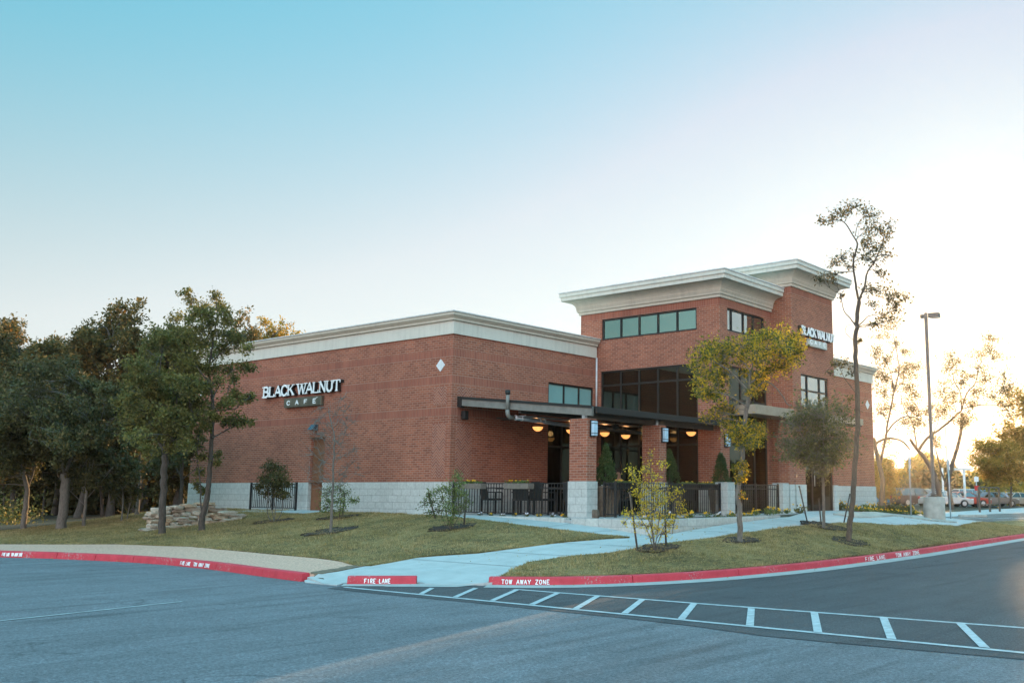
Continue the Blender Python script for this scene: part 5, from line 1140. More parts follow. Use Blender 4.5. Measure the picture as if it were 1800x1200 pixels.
car('sedan', ('grey', (.20, .19, .18)), 'grey sedan seen through the railing frame', 1748, 887, 100, side + .25)
car('sedan', ('pearl', (.40, .39, .37)), 'pearl white sedan right of the railing frame', 1772, 886, 108, side + .3)
car('sedan', ('ivory', (.45, .43, .38)), 'ivory sedan at the right edge of the picture', 1790, 887, 103, side + .4)
car('sedan', ('steel', (.18, .22, .26)), 'steel blue car just beyond the right wing corner', 1549, 886, 112, side + .6)
car('suv', ('sand', (.35, .33, .3)), 'tan SUV half hidden behind the lamp pole', 1648, 884, 112, side + .25)

car('sedan', ('smoke', (.12, .12, .13)), 'dark grey car in the back row behind the railing', 1733, 886, 116, side + .2)
car('suv', ('bluegrey', (.16, .22, .30)), 'blue-grey SUV in the back row under the amber tree', 1762, 885, 120, side + .25)
car('sedan', ('cream', (.42, .40, .35)), 'cream car in the back row left of the red sedan', 1680, 885, 116, side + .15)

# ================================================================ trees
def tubes_np(segs, n=6):
    """segs: list of (pts (k,3), radii (k)) -> one mesh's vertices and quads"""
    Vs = []; Fs = []; b = 0
    for pts, rad in segs:
        pts = np.asarray(pts, float); k = len(pts); T_ = np.gradient(pts, axis=0); T_ /= (np.linalg.norm(T_, axis=1)[:, None] + 1e-9)
        ref = np.array([.3, .5, .1]) if abs(T_[0, 2]) > .7 else np.array([0, 0, 1.]); A = np.cross(T_, ref); A /= (np.linalg.norm(A, axis=1)[:, None] + 1e-9); Bn = np.cross(T_, A)
        nn = n if rad[0] > .03 else (5 if rad[0] > .012 else 3)
        ang = np.arange(nn) * 2 * math.pi / nn
        V = pts[:, None] + np.asarray(rad)[:, None, None] * (A[:, None] * np.cos(ang)[None, :, None] + Bn[:, None] * np.sin(ang)[None, :, None])
        Vs.append(V.reshape(-1, 3)); i, j = np.meshgrid(np.arange(k - 1), np.arange(nn), indexing='ij'); j2 = (j + 1) % nn
        Fs.append(np.stack([b + i * nn + j, b + i * nn + j2, b + (i + 1) * nn + j2, b + (i + 1) * nn + j], -1).reshape(-1, 4)); b += k * nn
    return np.concatenate(Vs), np.concatenate(Fs)
def curve(a, b, rng, bend=.12, n=6, sag=0.):
    a, b = np.asarray(a, float), np.asarray(b, float); L_ = np.linalg.norm(b - a); t = np.linspace(0, 1, n)[:, None]; off = rng.normal(0, L_ * bend, 3); off2 = rng.normal(0, L_ * bend * .5, 3)
    return a + (b - a) * t + off * np.sin(t * math.pi) * .5 + off2 * np.sin(t * 2 * math.pi) * .5 + np.array([0, 0, 1]) * sag * L_ * np.sin(t * math.pi)
def smooth_line(pts, rng, n=4, jit=.0):
    p = [np.asarray(q, float) for q in pts]; o = []
    for i in range(len(p) - 1):
        a = p[max(i - 1, 0)]; b = p[i]; c = p[i + 1]; d = p[min(i + 2, len(p) - 1)]
        for j in range(n):
            t = j / n; o.append(.5 * ((2 * b) + (c - a) * t + (2 * a - 5 * b + 4 * c - d) * t * t + (3 * b - a - 3 * c + d) * t ** 3) + rng.normal(0, jit, 3))
    o.append(p[-1]); return np.array(o)
def build_tree(name, label, cat, base, limbs, clumps, leaf, bark, size, dens, seed, group=None, twigs=7, leafasp=.5, hz=.8, trunk_parts=True, spread=1.0):
    """limbs: list of (points, r0, r1) in world space; clumps: (centre, radius); leaves follow twigs inside each clump"""
    rng = np.random.default_rng(seed); e = empty(name, tuple(base), label, cat, group); segs = []; nodes = []
    for pts, r0, r1 in limbs:
        r0 = r0 * .8; P_ = smooth_line(pts, rng, 5, min(r0 * .12, .015)); k = len(P_); rad = r0 + (r1 - r0) * np.linspace(0, 1, k) ** .8; segs.append((P_, rad)); 
        for q, r_ in zip(P_, rad): nodes.append((q, r_))
    if segs and limbs[0][1] > .03:   # root flare
        P_, rad = segs[0]; rad[0] *= 1.2; rad[1] *= 1.1 if len(rad) > 1 else 1
    NP = np.array([q for q, _ in nodes]); NR = np.array([r_ for _, r_ in nodes]); Lv = []
    for (c, r_) in clumps:
        c = np.asarray(c, float); d = np.linalg.norm(NP - c, axis=1) + np.maximum(0, NP[:, 2] - c[2]) * 1.3 ; i = int(np.argmin(d + (NR > .12) * .0)); rr = min(NR[i] * .55, .012 + .02 * r_) 
        P_ = curve(NP[i], c, rng, .10, 6, .04); segs.append((P_, np.linspace(max(rr, .007), .005, len(P_))))
        dirm = c - NP[i]; dirm /= (np.linalg.norm(dirm) + 1e-6)
        nt_ = max(2, int(twigs * (1.7 if size < .06 else 1.2)))
        for _ in range(nt_):
            s = P_[rng.integers(2, len(P_))]; d_ = rng.normal(0, 1, 3) + dirm * .5; d_[2] *= hz; d_ /= np.linalg.norm(d_); end = c + d_ * r_ * rng.uniform(.5, 1.8) * spread
            Q = curve(s, end, rng, .15, 4); segs.append((Q, np.linspace(.006, .0025, 4)))
            nl = int(dens * r_ * 10 * rng.uniform(.4, 1.5) / nt_)
            if nl > 0:
                t = rng.uniform(.25, 1.08, nl); L0 = np.stack([np.interp(t, np.linspace(0, 1, 4), Q[:, q_]) for q_ in range(3)], 1); pos = L0 + rng.normal(0, 1, (nl, 3)) * (r_ * .2 + .03)
                a = rng.normal(0, 1, (nl, 3)); a /= np.linalg.norm(a, axis=1)[:, None]; b = rng.normal(0, 1, (nl, 3)); b -= a * (a * b).sum(1)[:, None]; b /= np.linalg.norm(b, axis=1)[:, None]
                s_ = size * rng.uniform(.6, 1.4, (nl, 1)); V = np.empty((nl, 4, 3)); V[:, 0] = pos - a * s_; V[:, 1] = pos - b * s_ * leafasp; V[:, 2] = pos + a * s_; V[:, 3] = pos + b * s_ * leafasp; Lv.append(V)
    V, F = tubes_np(segs); link('trunk', npmesh('trunk', V, F, smooth=True), M_[bark], e, True)
    if Lv: leafobj('crown', Lv, M_[leaf], e)
    return e
def pxl(pts, D, rng, jd=0.): return [at(x, y, D + rng.normal(0, jd)) for x, y in pts]
def pxc(cl, D, rng, jd=.8, k=1.0):
    o = []
    for x, y, r_ in cl: o.append((at(x, y, D + rng.normal(0, jd)), r_ * k * D / FPX))
    return o
rng = np.random.default_rng(77)
# --- tall sparse tree right
b = ground(1492, 952); D = depth(b); r = np.random.default_rng(1)
L1 = [(pxl([(1490, 955), (1494, 925), (1499, 870), (1504, 800), (1508, 720), (1505, 650), (1504, 600), (1507, 560), (1510, 529)], D, r), .105, .055),
      (pxl([(1510, 529), (1504, 500), (1500, 461), (1507, 430), (1500, 415), (1484, 391), (1470, 387), (1446, 390)], D, r, .1), .045, .008),
      (pxl([(1510, 529), (1520, 503), (1524, 480), (1536, 461), (1545, 443), (1551, 426), (1556, 405)], D, r, .12), .042, .008),
      (pxl([(1506, 575), (1495, 560), (1483, 545), (1478, 517)], D, r, .1), .028, .008), (pxl([(1506, 575), (1520, 562), (1528, 555), (1561, 551)], D, r, .1), .026, .006),
      (pxl([(1503, 600), (1487, 585), (1489, 572), (1500, 572)], D, r, .05), .012, .006), (pxl([(1500, 461), (1515, 452), (1530, 440)], D, r, .2), .016, .006), (pxl([(1516, 512), (1506, 502)], D, r), .01, .006),
      (pxl([(1505, 475), (1490, 468), (1474, 460)], D, r, .2), .013, .004), (pxl([(1503, 415), (1508, 395), (1520, 378)], D, r, .2), .016, .005), (pxl([(1504, 690), (1485, 665), (1470, 640), (1450, 655)], D, r, .2), .014, .005)]
C1 = [(1445, 390, 8), (1462, 384, 9), (1474, 375, 12), (1487, 370, 13), (1503, 363, 13), (1517, 370, 13), (1532, 380, 13), (1527, 402, 14), (1543, 405, 13), (1558, 415, 11), (1564, 400, 9), (1520, 432, 12), (1534, 440, 12), (1525, 420, 12), (1550, 432, 11), (1501, 450, 10), (1493, 470, 8), (1480, 452, 11), (1466, 462, 11), (1452, 486, 9), (1440, 490, 9), (1465, 490, 8), (1538, 462, 13), (1560, 450, 10), (1528, 508, 12), (1548, 512, 14), (1565, 515, 13), (1580, 520, 10), (1594, 525, 8), (1533, 535, 10), (1550, 553, 11), (1567, 560, 9), (1540, 570, 9), (1520, 455, 10), (1545, 480, 9), (1572, 535, 9),
      (1470, 640, 10), (1487, 638, 9), (1455, 655, 8), (1500, 655, 9), (1495, 700, 5), (1510, 600, 6), (1575, 545, 7), (1480, 520, 6)]
build_tree('oak_tree', 'tall slender sparse tree beside the round oak, near the lamp post', 'tree', b, L1, pxc(C1, D, r, .5), 'leaf_rust', 'bark_brown', .034, 62, 21, twigs=8)
# --- golden crowned tree
b = ground(1301, 952); D = depth(b); r = np.random.default_rng(2)
L1 = [(pxl([(1301, 955), (1301, 925), (1299, 895), (1297, 865), (1303, 825), (1306, 790), (1308, 760), (1312, 720), (1318, 690)], D, r), .092, .055),
      (pxl([(1318, 690), (1318, 665), (1325, 640), (1340, 615)], D, r, .1), .05, .015), (pxl([(1318, 690), (1300, 670), (1280, 650), (1255, 635)], D, r, .1), .04, .012), (pxl([(1320, 672), (1345, 655), (1370, 635), (1392, 612)], D, r, .1), .035, .01),
      (pxl([(1316, 700), (1340, 672), (1358, 676), (1375, 695), (1384, 710), (1392, 712)], D, r, .05), .026, .012), (pxl([(1314, 715), (1290, 700), (1265, 690), (1240, 690)], D, r, .1), .025, .008), (pxl([(1328, 640), (1345, 620), (1350, 600)], D, r), .02, .006)]
C1 = [(1232, 628, 15), (1248, 614, 17), (1268, 612, 17), (1288, 612, 18), (1308, 606, 17), (1328, 602, 18), (1348, 594, 18), (1368, 588, 17), (1388, 592, 17), (1402, 604, 14), (1403, 622, 13), (1388, 630, 16), (1368, 622, 18), (1348, 618, 18), (1330, 628, 16), (1300, 632, 13), (1268, 638, 17), (1246, 650, 16), (1230, 668, 12), (1228, 690, 11), (1245, 692, 13), (1262, 672, 14), (1266, 700, 13), (1278, 718, 11), (1340, 655, 14), (1325, 690, 11), (1337, 676, 12), (1360, 650, 14), (1376, 648, 12), (1256, 725, 9), (1275, 742, 11), (1240, 620, 12), (1222, 645, 9), (1390, 612, 12), (1310, 655, 8), (1238, 735, 6), (1272, 655, 12)]
C2 = [(1290, 748, 12), (1305, 756, 12), (1322, 752, 13), (1333, 764, 11), (1318, 772, 13), (1296, 770, 12), (1308, 784, 11), (1330, 780, 9), (1340, 752, 8), (1283, 762, 9), (1294, 822, 6), (1310, 830, 5), (1300, 842, 6), (1306, 815, 5), (1308, 870, 3)]
build_tree('golden_tree', 'autumn tree with broad gold and olive crown before the patio corner', 'tree', b, L1, pxc(C1 + C2, D, r, .55), 'leaf_mix', 'bark_grey', .034, 185, 22, twigs=11)
# --- round live oak with stakes
b = ground(1448, 928); D = depth(b); r = np.random.default_rng(3)
L1 = [(pxl([(1448, 930), (1448, 895), (1447, 850), (1446, 820), (1442, 780)], D, r), .062, .04)]
for _ in range(9):
    a = r.uniform(0, 6.28); L1.append(([L1[0][0][3], L1[0][0][3] + np.array([math.cos(a) * .3, math.sin(a) * .3, .35]), L1[0][0][3] + np.array([math.cos(a) * .75, math.sin(a) * .75, r.uniform(.3, 1.6)])], .025, .008))
C1 = []
c0 = at(1441, 772, D)
for _ in range(150):
    d = r.normal(0, 1, 3); d /= np.linalg.norm(d); q = r.random() ** .4; C1.append((c0 + d * q * np.array([1.02, 1.02, 1.22]) * (1.0 - .25 * (d[2] < -.5)), r.uniform(.14, .26)))
build_tree('live_oak', 'round grey-green staked oak in front of the entrance door', 'tree', b, L1, C1, 'leaf_grey', 'bark_grey', .040, 36, 23, twigs=6, spread=1.25)
def mulch(c, rx, ry, label, seed):
    rr = random.Random(seed); n = 30; P_ = [(c[0] + math.cos(2 * math.pi * i / n) * rx * .8 * rr.uniform(.84, 1.16), c[1] + math.sin(2 * math.pi * i / n) * ry * .7 * rr.uniform(.84, 1.16)) for i in range(n)]
    o, _ = sheet('mulch_bed', P_, .036, M_['soil'], .12, .03, kind=None); me = o.data
    for v in me.vertices: v.co.z += rr.uniform(-.012, .028)
    tag(o, label, 'mulch', 'dark mulch rings round the trees')
def stake(px0, py0, px1, py1, label, mat='bark_dark'):
    b_ = ground(px0, py0); q = at(px1, py1, depth(b_)); e = empty('tree_stake', tuple(b_), label, 'stake', 'stakes beside young trees'); m = MB(); m.tube([b_ - (0, 0, .1), q], .022, 6); m.build('shaft', M_[mat], e); m = MB(); m.tube([q - (0, 0, .03), q + (0, 0, .012)], .03, 6); m.build('tip', M_[mat], e)
stake(1421, 920, 1405, 854, 'brown stake leaning left of the round oak'); stake(1444, 921, 1439, 876, 'dark stake right behind the round oak trunk'); stake(1482, 918, 1494, 868, 'brown stake leaning right of the round oak')
mulch(ground(1447, 925), .85, .85, 'dark mulch ring under the round oak', 1); mulch(ground(1494, 953), .8, .6, 'dark mulch ring under the tall slender tree', 2); mulch(ground(1303, 951), .75, .45, 'dark mulch ring under the golden tree', 3)
# --- yellow bush with two stakes
b = ground(1150, 966); D = depth(b); r = np.random.default_rng(4)
L1 = [(pxl([(1152, 970), (1149, 950), (1146, 915), (1148, 880), (1145, 850), (1142, 800)], D, r), .022, .006)]
for pts in ([(1152, 968), (1165, 930), (1180, 900), (1195, 868)], [(1150, 968), (1135, 925), (1118, 905), (1103, 912)], [(1150, 965), (1140, 900), (1125, 860), (1108, 828)], [(1151, 968), (1160, 900), (1168, 840), (1170, 812)], [(1147, 930), (1130, 890), (1122, 872)], [(1150, 960), (1158, 940), (1172, 935), (1182, 938)], [(1150, 900), (1162, 870), (1180, 850)]): L1.append((pxl(pts, D, r, .12), .013, .004))
C1 = [(1108, 828, 7), (1117, 836, 7), (1125, 848, 8), (1138, 822, 8), (1145, 800, 6), (1166, 815, 7), (1130, 872, 11), (1120, 866, 9), (1140, 858, 10), (1150, 868, 12), (1160, 858, 10), (1145, 885, 13), (1158, 885, 12), (1133, 892, 10), (1180, 872, 9), (1192, 862, 7), (1170, 880, 8), (1195, 885, 7), (1200, 900, 6), (1107, 905, 9), (1100, 900, 6), (1150, 905, 11), (1165, 905, 10), (1175, 920, 8), (1120, 922, 9), (1138, 925, 9), (1155, 930, 10), (1168, 938, 9), (1185, 915, 8), (1145, 945, 8), (1150, 840, 9), (1128, 905, 8), (1096, 920, 5), (1130, 830, 6)]
build_tree('yellow_shrub', 'slender young shrub with bright yellow leaves in front of the planter wall', 'shrub', b, L1, pxc(C1, D, r, .2), 'leaf_yellow', 'bark_brown', .024, 74, 24, twigs=6)
stake(1121, 962, 1107, 865, 'brown stake leaning left of the yellow shrub', 'bark_brown'); stake(1171, 960, 1168, 862, 'black stake upright right of the yellow shrub'); mulch(ground(1158, 963), .75, .5, 'dark mulch ring under the yellow shrub', 4)
# --- green bush near the building corner
b = ground(792, 930); D = depth(b); r = np.random.default_rng(5)
L1 = [(pxl([(792, 933), (788, 915), (780, 885), (775, 855)], D, r), .018, .005)] + [(pxl(p_, D, r, .15), .012, .004) for p_ in ([(792, 932), (800, 900), (808, 860), (806, 830)], [(790, 932), (770, 900), (756, 880)], [(792, 932), (796, 890), (790, 850)], [(793, 932), (815, 890), (825, 860)])]
C1 = [(805, 835, 9), (808, 850, 11), (798, 862, 12), (785, 858, 9), (770, 862, 10), (755, 868, 8), (745, 884, 7), (762, 882, 11), (778, 878, 12), (792, 882, 13), (805, 872, 12), (816, 866, 8), (770, 896, 11), (785, 900, 12), (800, 900, 11), (812, 890, 9), (752, 900, 7), (793, 915, 8), (822, 880, 5)]
build_tree('green_shrub', 'loose light green shrub by the near building corner', 'shrub', b, L1, pxc(C1, D, r, .25), 'leaf_fresh', 'bark_brown', .026, 100, 25, twigs=6)
stake(768, 912, 752, 866, 'brown stake among the loose green shrub'); stake(815, 926, 819, 880, 'dark stake right of the loose green shrub'); mulch(ground(794, 928), .85, .6, 'dark mulch ring under the loose green shrub', 5)
# --- bare young tree
b = ground(581, 936); D = depth(b); r = np.random.default_rng(6)
L1 = [(pxl([(581, 938), (583, 900), (585, 860), (586, 810), (588, 770), (580, 735), (577, 715)], D, r), .05, .008)]
br = []
for k_ in range(30):
    y0_ = 875 - k_ * 4.8; x0_ = 585 + (815 - y0_) * .0; sgn = 1 if k_ % 2 else -1; ln = r.uniform(22, 52) * (1 - .45 * k_ / 30); br.append([(x0_ if y0_ > 770 else 583, y0_), (x0_ + sgn * ln * .5, y0_ - r.uniform(8, 18)), (x0_ + sgn * ln, y0_ - r.uniform(18, 46))])
for p_ in br: L1.append((pxl(p_, D, r, .25), .010, .004))
C1 = [(p_[j][0] + r.normal(0, 3), p_[j][1] + r.normal(0, 3), 14) for p_ in br for j in (1, 2)]
build_tree('bare_tree', 'leafless grey young tree in front of the brown side door', 'tree', b, L1, pxc(C1, D, r, .3), 'leaf_rust', 'bark_grey', .014, 2, 26, twigs=4)
mulch(ground(582, 935), .95, .7, 'dark mulch ring under the leafless young tree', 6)
b = ground(597, 912); D = depth(b); r = np.random.default_rng(7)
L1 = [(pxl([(596, 915), (598, 890), (600, 865)], D, r), .016, .005)] + [(pxl(p_, D, r, .15), .01, .004) for p_ in ([(596, 915), (580, 885), (572, 870)], [(598, 912), (612, 885), (625, 878)], [(597, 913), (600, 880), (604, 858)])]
C1 = [(572, 868, 9), (585, 862, 10), (598, 860, 9), (608, 866, 9), (576, 882, 12), (590, 880, 12), (604, 884, 11), (618, 880, 6), (626, 877, 5), (584, 896, 10), (598, 897, 8), (570, 892, 8)]
build_tree('green_shrub', 'small green shrub on the side lawn behind the leafless tree', 'shrub', b, L1, pxc(C1, D, r, .2), 'leaf_fresh', 'bark_brown', .026, 100, 27, twigs=6); mulch(ground(594, 910), .9, .6, 'dark mulch ring under the small green shrub', 7)
stake(602, 905, 606, 866, 'dark stake behind the leafless young tree')
# --- multi-stem evergreen shrub
b = ground(481, 917); D = depth(b); r = np.random.default_rng(8)
L1 = [(pxl(p_, D, r, .1), .018, .007) for p_ in ([(478, 919), (470, 900), (472, 870), (476, 840)], [(481, 919), (484, 900), (482, 870), (482, 830)], [(484, 919), (495, 900), (497, 870), (492, 840)], [(482, 918), (477, 890), (468, 850)])]
C1 = [(482, 818, 10), (473, 825, 10), (491, 824, 10), (467, 838, 10), (480, 836, 13), (494, 838, 11), (463, 850, 9), (476, 852, 13), (490, 853, 12), (503, 852, 8), (497, 868, 9), (484, 868, 8), (470, 866, 8), (503, 870, 6), (455, 858, 5)]
build_tree('evergreen_shrub', 'dark green multi-stemmed shrub before the short side fence', 'shrub', b, L1, pxc(C1, D, r, .25), 'leaf_dark', 'bark_grey', .028, 240, 28, twigs=7); mulch(ground(481, 916), .8, .6, 'dark mulch ring under the multi-stemmed shrub', 8)
# --- trees by the stacked stone wall
b = ground(355, 934); D = depth(b); r = np.random.default_rng(9)
L1 = [(pxl([(354, 938), (357, 906), (364, 876), (367, 845), (370, 807), (372, 768), (375, 730), (374, 699), (369, 672), (368, 640), (375, 600), (380, 560), (381, 530)], D, r), .115, .012), (pxl([(357, 905), (353, 885), (352, 845), (347, 807), (349, 776)], D, r), .035, .008),
      (pxl([(372, 770), (390, 760), (411, 749), (428, 742)], D, r, .2), .03, .006), (pxl([(375, 722), (395, 720), (414, 718), (425, 706), (438, 700)], D, r, .2), .032, .006), (pxl([(374, 700), (384, 680), (395, 665), (410, 650)], D, r, .2), .03, .006), (pxl([(369, 672), (350, 650), (335, 620), (330, 590)], D, r, .3), .03, .006), (pxl([(368, 640), (390, 620), (410, 612), (432, 612)], D, r, .3), .025, .005), (pxl([(374, 605), (355, 575), (340, 540), (326, 515)], D, r, .3), .02, .004), (pxl([(370, 740), (350, 730), (335, 725)], D, r, .2), .02, .005)]
C1 = [(326, 517, 7), (335, 530, 9), (347, 545, 12), (362, 552, 12), (380, 522, 8), (383, 540, 12), (372, 565, 13), (395, 550, 11), (405, 565, 9), (350, 575, 14), (335, 560, 11), (335, 590, 14), (355, 600, 15), (378, 590, 14), (400, 590, 14), (420, 598, 10), (436, 612, 8), (370, 622, 15), (395, 615, 13), (345, 625, 15), (330, 640, 15), (355, 650, 15), (380, 648, 14), (402, 648, 12), (425, 645, 11), (440, 648, 7), (388, 668, 9), (345, 680, 13), (330, 670, 13), (350, 705, 12), (335, 710, 12), (400, 706, 11), (415, 695, 11), (430, 703, 12), (442, 697, 7), (390, 712, 9), (398, 740, 9), (412, 742, 10), (428, 738, 10), (440, 742, 6), (345, 732, 12), (362, 745, 8), (350, 760, 9), (342, 778, 8), (355, 800, 6), (385, 800, 5), (350, 830, 7), (346, 850, 6), (356, 862, 6), (382, 812, 5), (360, 690, 8), (410, 665, 8)]
build_tree('oak_tree', 'crooked olive-leaved tree in front of the right end of the stone wall', 'tree', b, L1, pxc(C1, D, r, .7), 'leaf_olive', 'bark_dark', .040, 170, 31, twigs=9)
b = ground(284, 938); D = depth(b); r = np.random.default_rng(10)
L1 = [(pxl([(284, 942), (285, 905), (287, 860), (289, 825), (291, 800)], D, r), .12, .085), (pxl([(291, 800), (282, 780), (270, 755), (255, 725), (240, 700)], D, r, .2), .06, .012), (pxl([(291, 800), (300, 780), (308, 740), (310, 690), (305, 640)], D, r, .2), .06, .012), (pxl([(300, 780), (320, 755), (340, 730)], D, r, .3), .03, .008), (pxl([(289, 795), (290, 740), (280, 680), (285, 620)], D, r, .3), .05, .01)]
C1 = []
for _ in range(88):
    a = r.uniform(0, 6.28); q = r.random() ** .5 * (1 + .2 * math.sin(3 * a + 1) + .16 * math.sin(7 * a)) * r.uniform(.8, 1.15); x = 288 + math.cos(a) * q * 82; y = 690 + math.sin(a) * q * (98 if math.sin(a) < 0 else 92); C1.append((x, y, r.uniform(9, 15)))
C1 += [(310, 560, 12), (285, 590, 12), (262, 745, 13), (330, 775, 12), (250, 770, 8), (300, 785, 10)]
build_tree('oak_tree', 'full olive-green tree rising behind the left half of the stone wall', 'tree', b, L1, pxc(C1, D, r, 1.2), 'leaf_olive', 'bark_dark', .045, 170, 32, twigs=8)
b = ground(107, 930); D = depth(b); r = np.random.default_rng(12)
L1 = [(pxl([(106, 934), (111, 890), (114, 855), (114, 833)], D, r), .19, .13), (pxl([(114, 833), (108, 812), (92, 795), (70, 800), (45, 770)], D, r, .2), .07, .02), (pxl([(114, 833), (124, 808), (137, 783), (165, 775), (190, 740)], D, r, .2), .08, .02), (pxl([(120, 815), (130, 780), (120, 720), (110, 660)], D, r, .3), .07, .02), (pxl([(137, 783), (140, 740), (160, 700)], D, r, .3), .05, .015)]
C1 = []
for _ in range(120):
    a = r.uniform(0, 6.28); q = r.random() ** .5 * (1 + .2 * math.sin(3 * a + 1) + .16 * math.sin(7 * a)) * r.uniform(.8, 1.15); C1.append((100 + math.cos(a) * q * 125, 730 + math.sin(a) * q * 78, r.uniform(11, 18)))
build_tree('oak_tree', 'wide spreading oak with pale forked trunk at the woods edge', 'tree', b, L1, pxc(C1, D, r, 1.6), 'leaf_dark', 'bark_grey', .055, 170, 33, twigs=8)
b = ground(41, 934); D = depth(b) + 1; r = np.random.default_rng(13)
L1 = [(pxl([(40, 936), (44, 900), (47, 860), (40, 820), (30, 780)], D, r), .13, .05), (pxl([(47, 860), (60, 820), (55, 770)], D, r, .2), .05, .02)]
C1 = []
for _ in range(100):
    a = r.uniform(0, 6.28); q = r.random() ** .5 * (1 + .2 * math.sin(3 * a + 1) + .16 * math.sin(7 * a)) * r.uniform(.8, 1.15); C1.append((12 + math.cos(a) * q * 100, 760 + math.sin(a) * q * 80, r.uniform(11, 18)))
build_tree('oak_tree', 'dark tree at the far left edge of the woods', 'tree', b, L1, pxc(C1, D, r, 1.6), 'leaf_dark', 'bark_grey', .055, 170, 34, twigs=8)
# --- thin understory trunks and saplings at the edge of the wood
r = np.random.default_rng(14)
for i, (x0, y0, x1, y1, rr_, lb) in enumerate([(146, 926, 152, 830, .07, 'thin bare trunk just right of the pale forked oak'), (213, 916, 215, 850, .035, 'pale sapling at the woods edge left of the stone wall'), (222, 914, 232, 850, .03, 'second pale sapling at the woods edge, the more slanting one'), (240, 905, 246, 800, .09, 'dark trunk behind the two pale saplings'), (75, 905, 82, 800, .09, 'dark trunk between the two left oaks'), (180, 905, 170, 800, .10, 'dark leaning trunk in the shade of the wood'), (315, 900, 320, 800, .09, 'dark trunk beside the building corner in the wood'), (8, 905, 2, 800, .10, 'dark trunk at the left picture edge')]):
    b = ground(x0, y0); D = depth(b); top = (x1, y1); L1 = [(pxl([(x0, y0 + 2), ((x0 + x1) / 2 + 2, (y0 + y1) / 2), top], D, r, .1), rr_, rr_ * .5)]
    for k_ in range(5): L1.append((pxl([((x0 + x1) / 2, (y0 + y1) / 2 + 10 - k_ * 8), (x1 + r.normal(0, 18), y1 + r.normal(0, 12)), (x1 + r.normal(0, 28), y1 - 15 + r.normal(0, 15))], D, r, .2), rr_ * .3, .005))
    C1 = [(x1 + r.normal(0, 20), y1 - 10 + r.normal(0, 20), 12) for _ in range(12)]
    build_tree('young_tree', lb, 'tree', b, L1, pxc(C1, D, r, .5), 'leaf_dark', 'bark_grey' if 'pale' in lb else 'bark_dark', .06, 60, 40 + i, 'thin trunks at the woods edge', twigs=6)
# --- trees of the wood
def wood_tree(cx, cy, rx, ry, D, leaf, label, seed, n=80, base_py=None, size=.11, dens=90, hole=None, group='trees of the wood at the left'):
    r = np.random.default_rng(seed); q = at(cx, 870, D); zb = z1(q[0], q[1]); s = D / FPX; base = np.array([q[0], q[1], zb]); cc = at(cx, cy, D); H = cc[2] - zb; rw = rx * s; rh = ry * s
    tr = [base, base + (r.normal(0, .2), r.normal(0, .2), H * .35), np.array([cc[0], cc[1], cc[2] - rh * .3]) + r.normal(0, .3, 3), cc + np.array([0, 0, rh * .6])]; L1 = [(tr, .22, .04)]
    for k_ in range(9):
        a = r.uniform(0, 6.28); z0_ = cc[2] + rh * r.uniform(-.8, .3); st = np.array([cc[0], cc[1], max(z0_, zb + 1.5)]); en = st + np.array([math.cos(a) * rw * .7, math.sin(a) * rw * .7, rh * r.uniform(.1, .5)]); L1.append(([st, (st + en) / 2 + r.normal(0, .25, 3), en], .07, .015))
    C = []
    while len(C) < n:
        d = r.normal(0, 1, 3); d /= np.linalg.norm(d); w_ = r.random() ** .42 * (1 + .22 * math.sin(4 * math.atan2(d[1], d[0]) + 3 * d[2] + seed)); p = cc + d * w_ * np.array([rw, rw * .9, rh]) * r.uniform(.8, 1.18)
        if p[2] < zb + .6: continue
        C.append((p, r.uniform(.4, .8) * max(.7, rw / 3.2)))
    build_tree('oak_tree', label, 'tree', base, L1, C, leaf, 'bark_dark', size, dens, seed, group, twigs=6, spread=1.1)
W = [(28, 660, 85, 85, 46, 'leaf_rust', 'rust-tinged tree at the back left of the wood'), (100, 672, 60, 70, 50, 'leaf_dark', 'dark tree behind the pale forked oak'), (196, 632, 58, 88, 45, 'leaf_rust', 'tall rust-topped tree standing highest in the left wood'), (255, 690, 50, 85, 50, 'leaf_dark', 'dark tree behind the full olive tree'), (318, 640, 50, 95, 47, 'leaf_olive', 'tall olive tree behind the building corner'), (-30, 700, 80, 100, 44, 'leaf_dark', 'dark tree partly cut by the left picture edge'), (140, 750, 90, 70, 44, 'leaf_dark', 'low dark tree filling the middle of the wood'), (50, 790, 90, 70, 46, 'leaf_dark', 'low dark tree in the left of the wood'), (235, 790, 80, 80, 46, 'leaf_dark', 'low dark tree behind the saplings'), (310, 790, 45, 90, 46, 'leaf_dark', 'low dark tree against the building corner'), (0, 640, 60, 70, 58, 'leaf_rust', 'distant rust-tinged tree over the far left')]
for i, (cx, cy, rx, ry, D, lf, lb) in enumerate(W): wood_tree(cx, cy, rx, ry, D, lf, lb, 60 + i, n=58, size=.08, dens=105)
for i, (cx, cy, rx, ry, D, lb) in enumerate([(430, 606, 38, 46, 50, 'golden-topped tree rising behind the roof, leftmost'), (478, 606, 34, 40, 54, 'golden tree peeking over the roof, middle'), (522, 612, 24, 34, 58, 'faint golden treetop over the roof, rightmost')]): wood_tree(cx, cy, rx, ry, D, 'leaf_gold' if i else 'leaf_rust', lb, 80 + i, n=22, size=.08, dens=42, group='treetops showing over the wing roof')
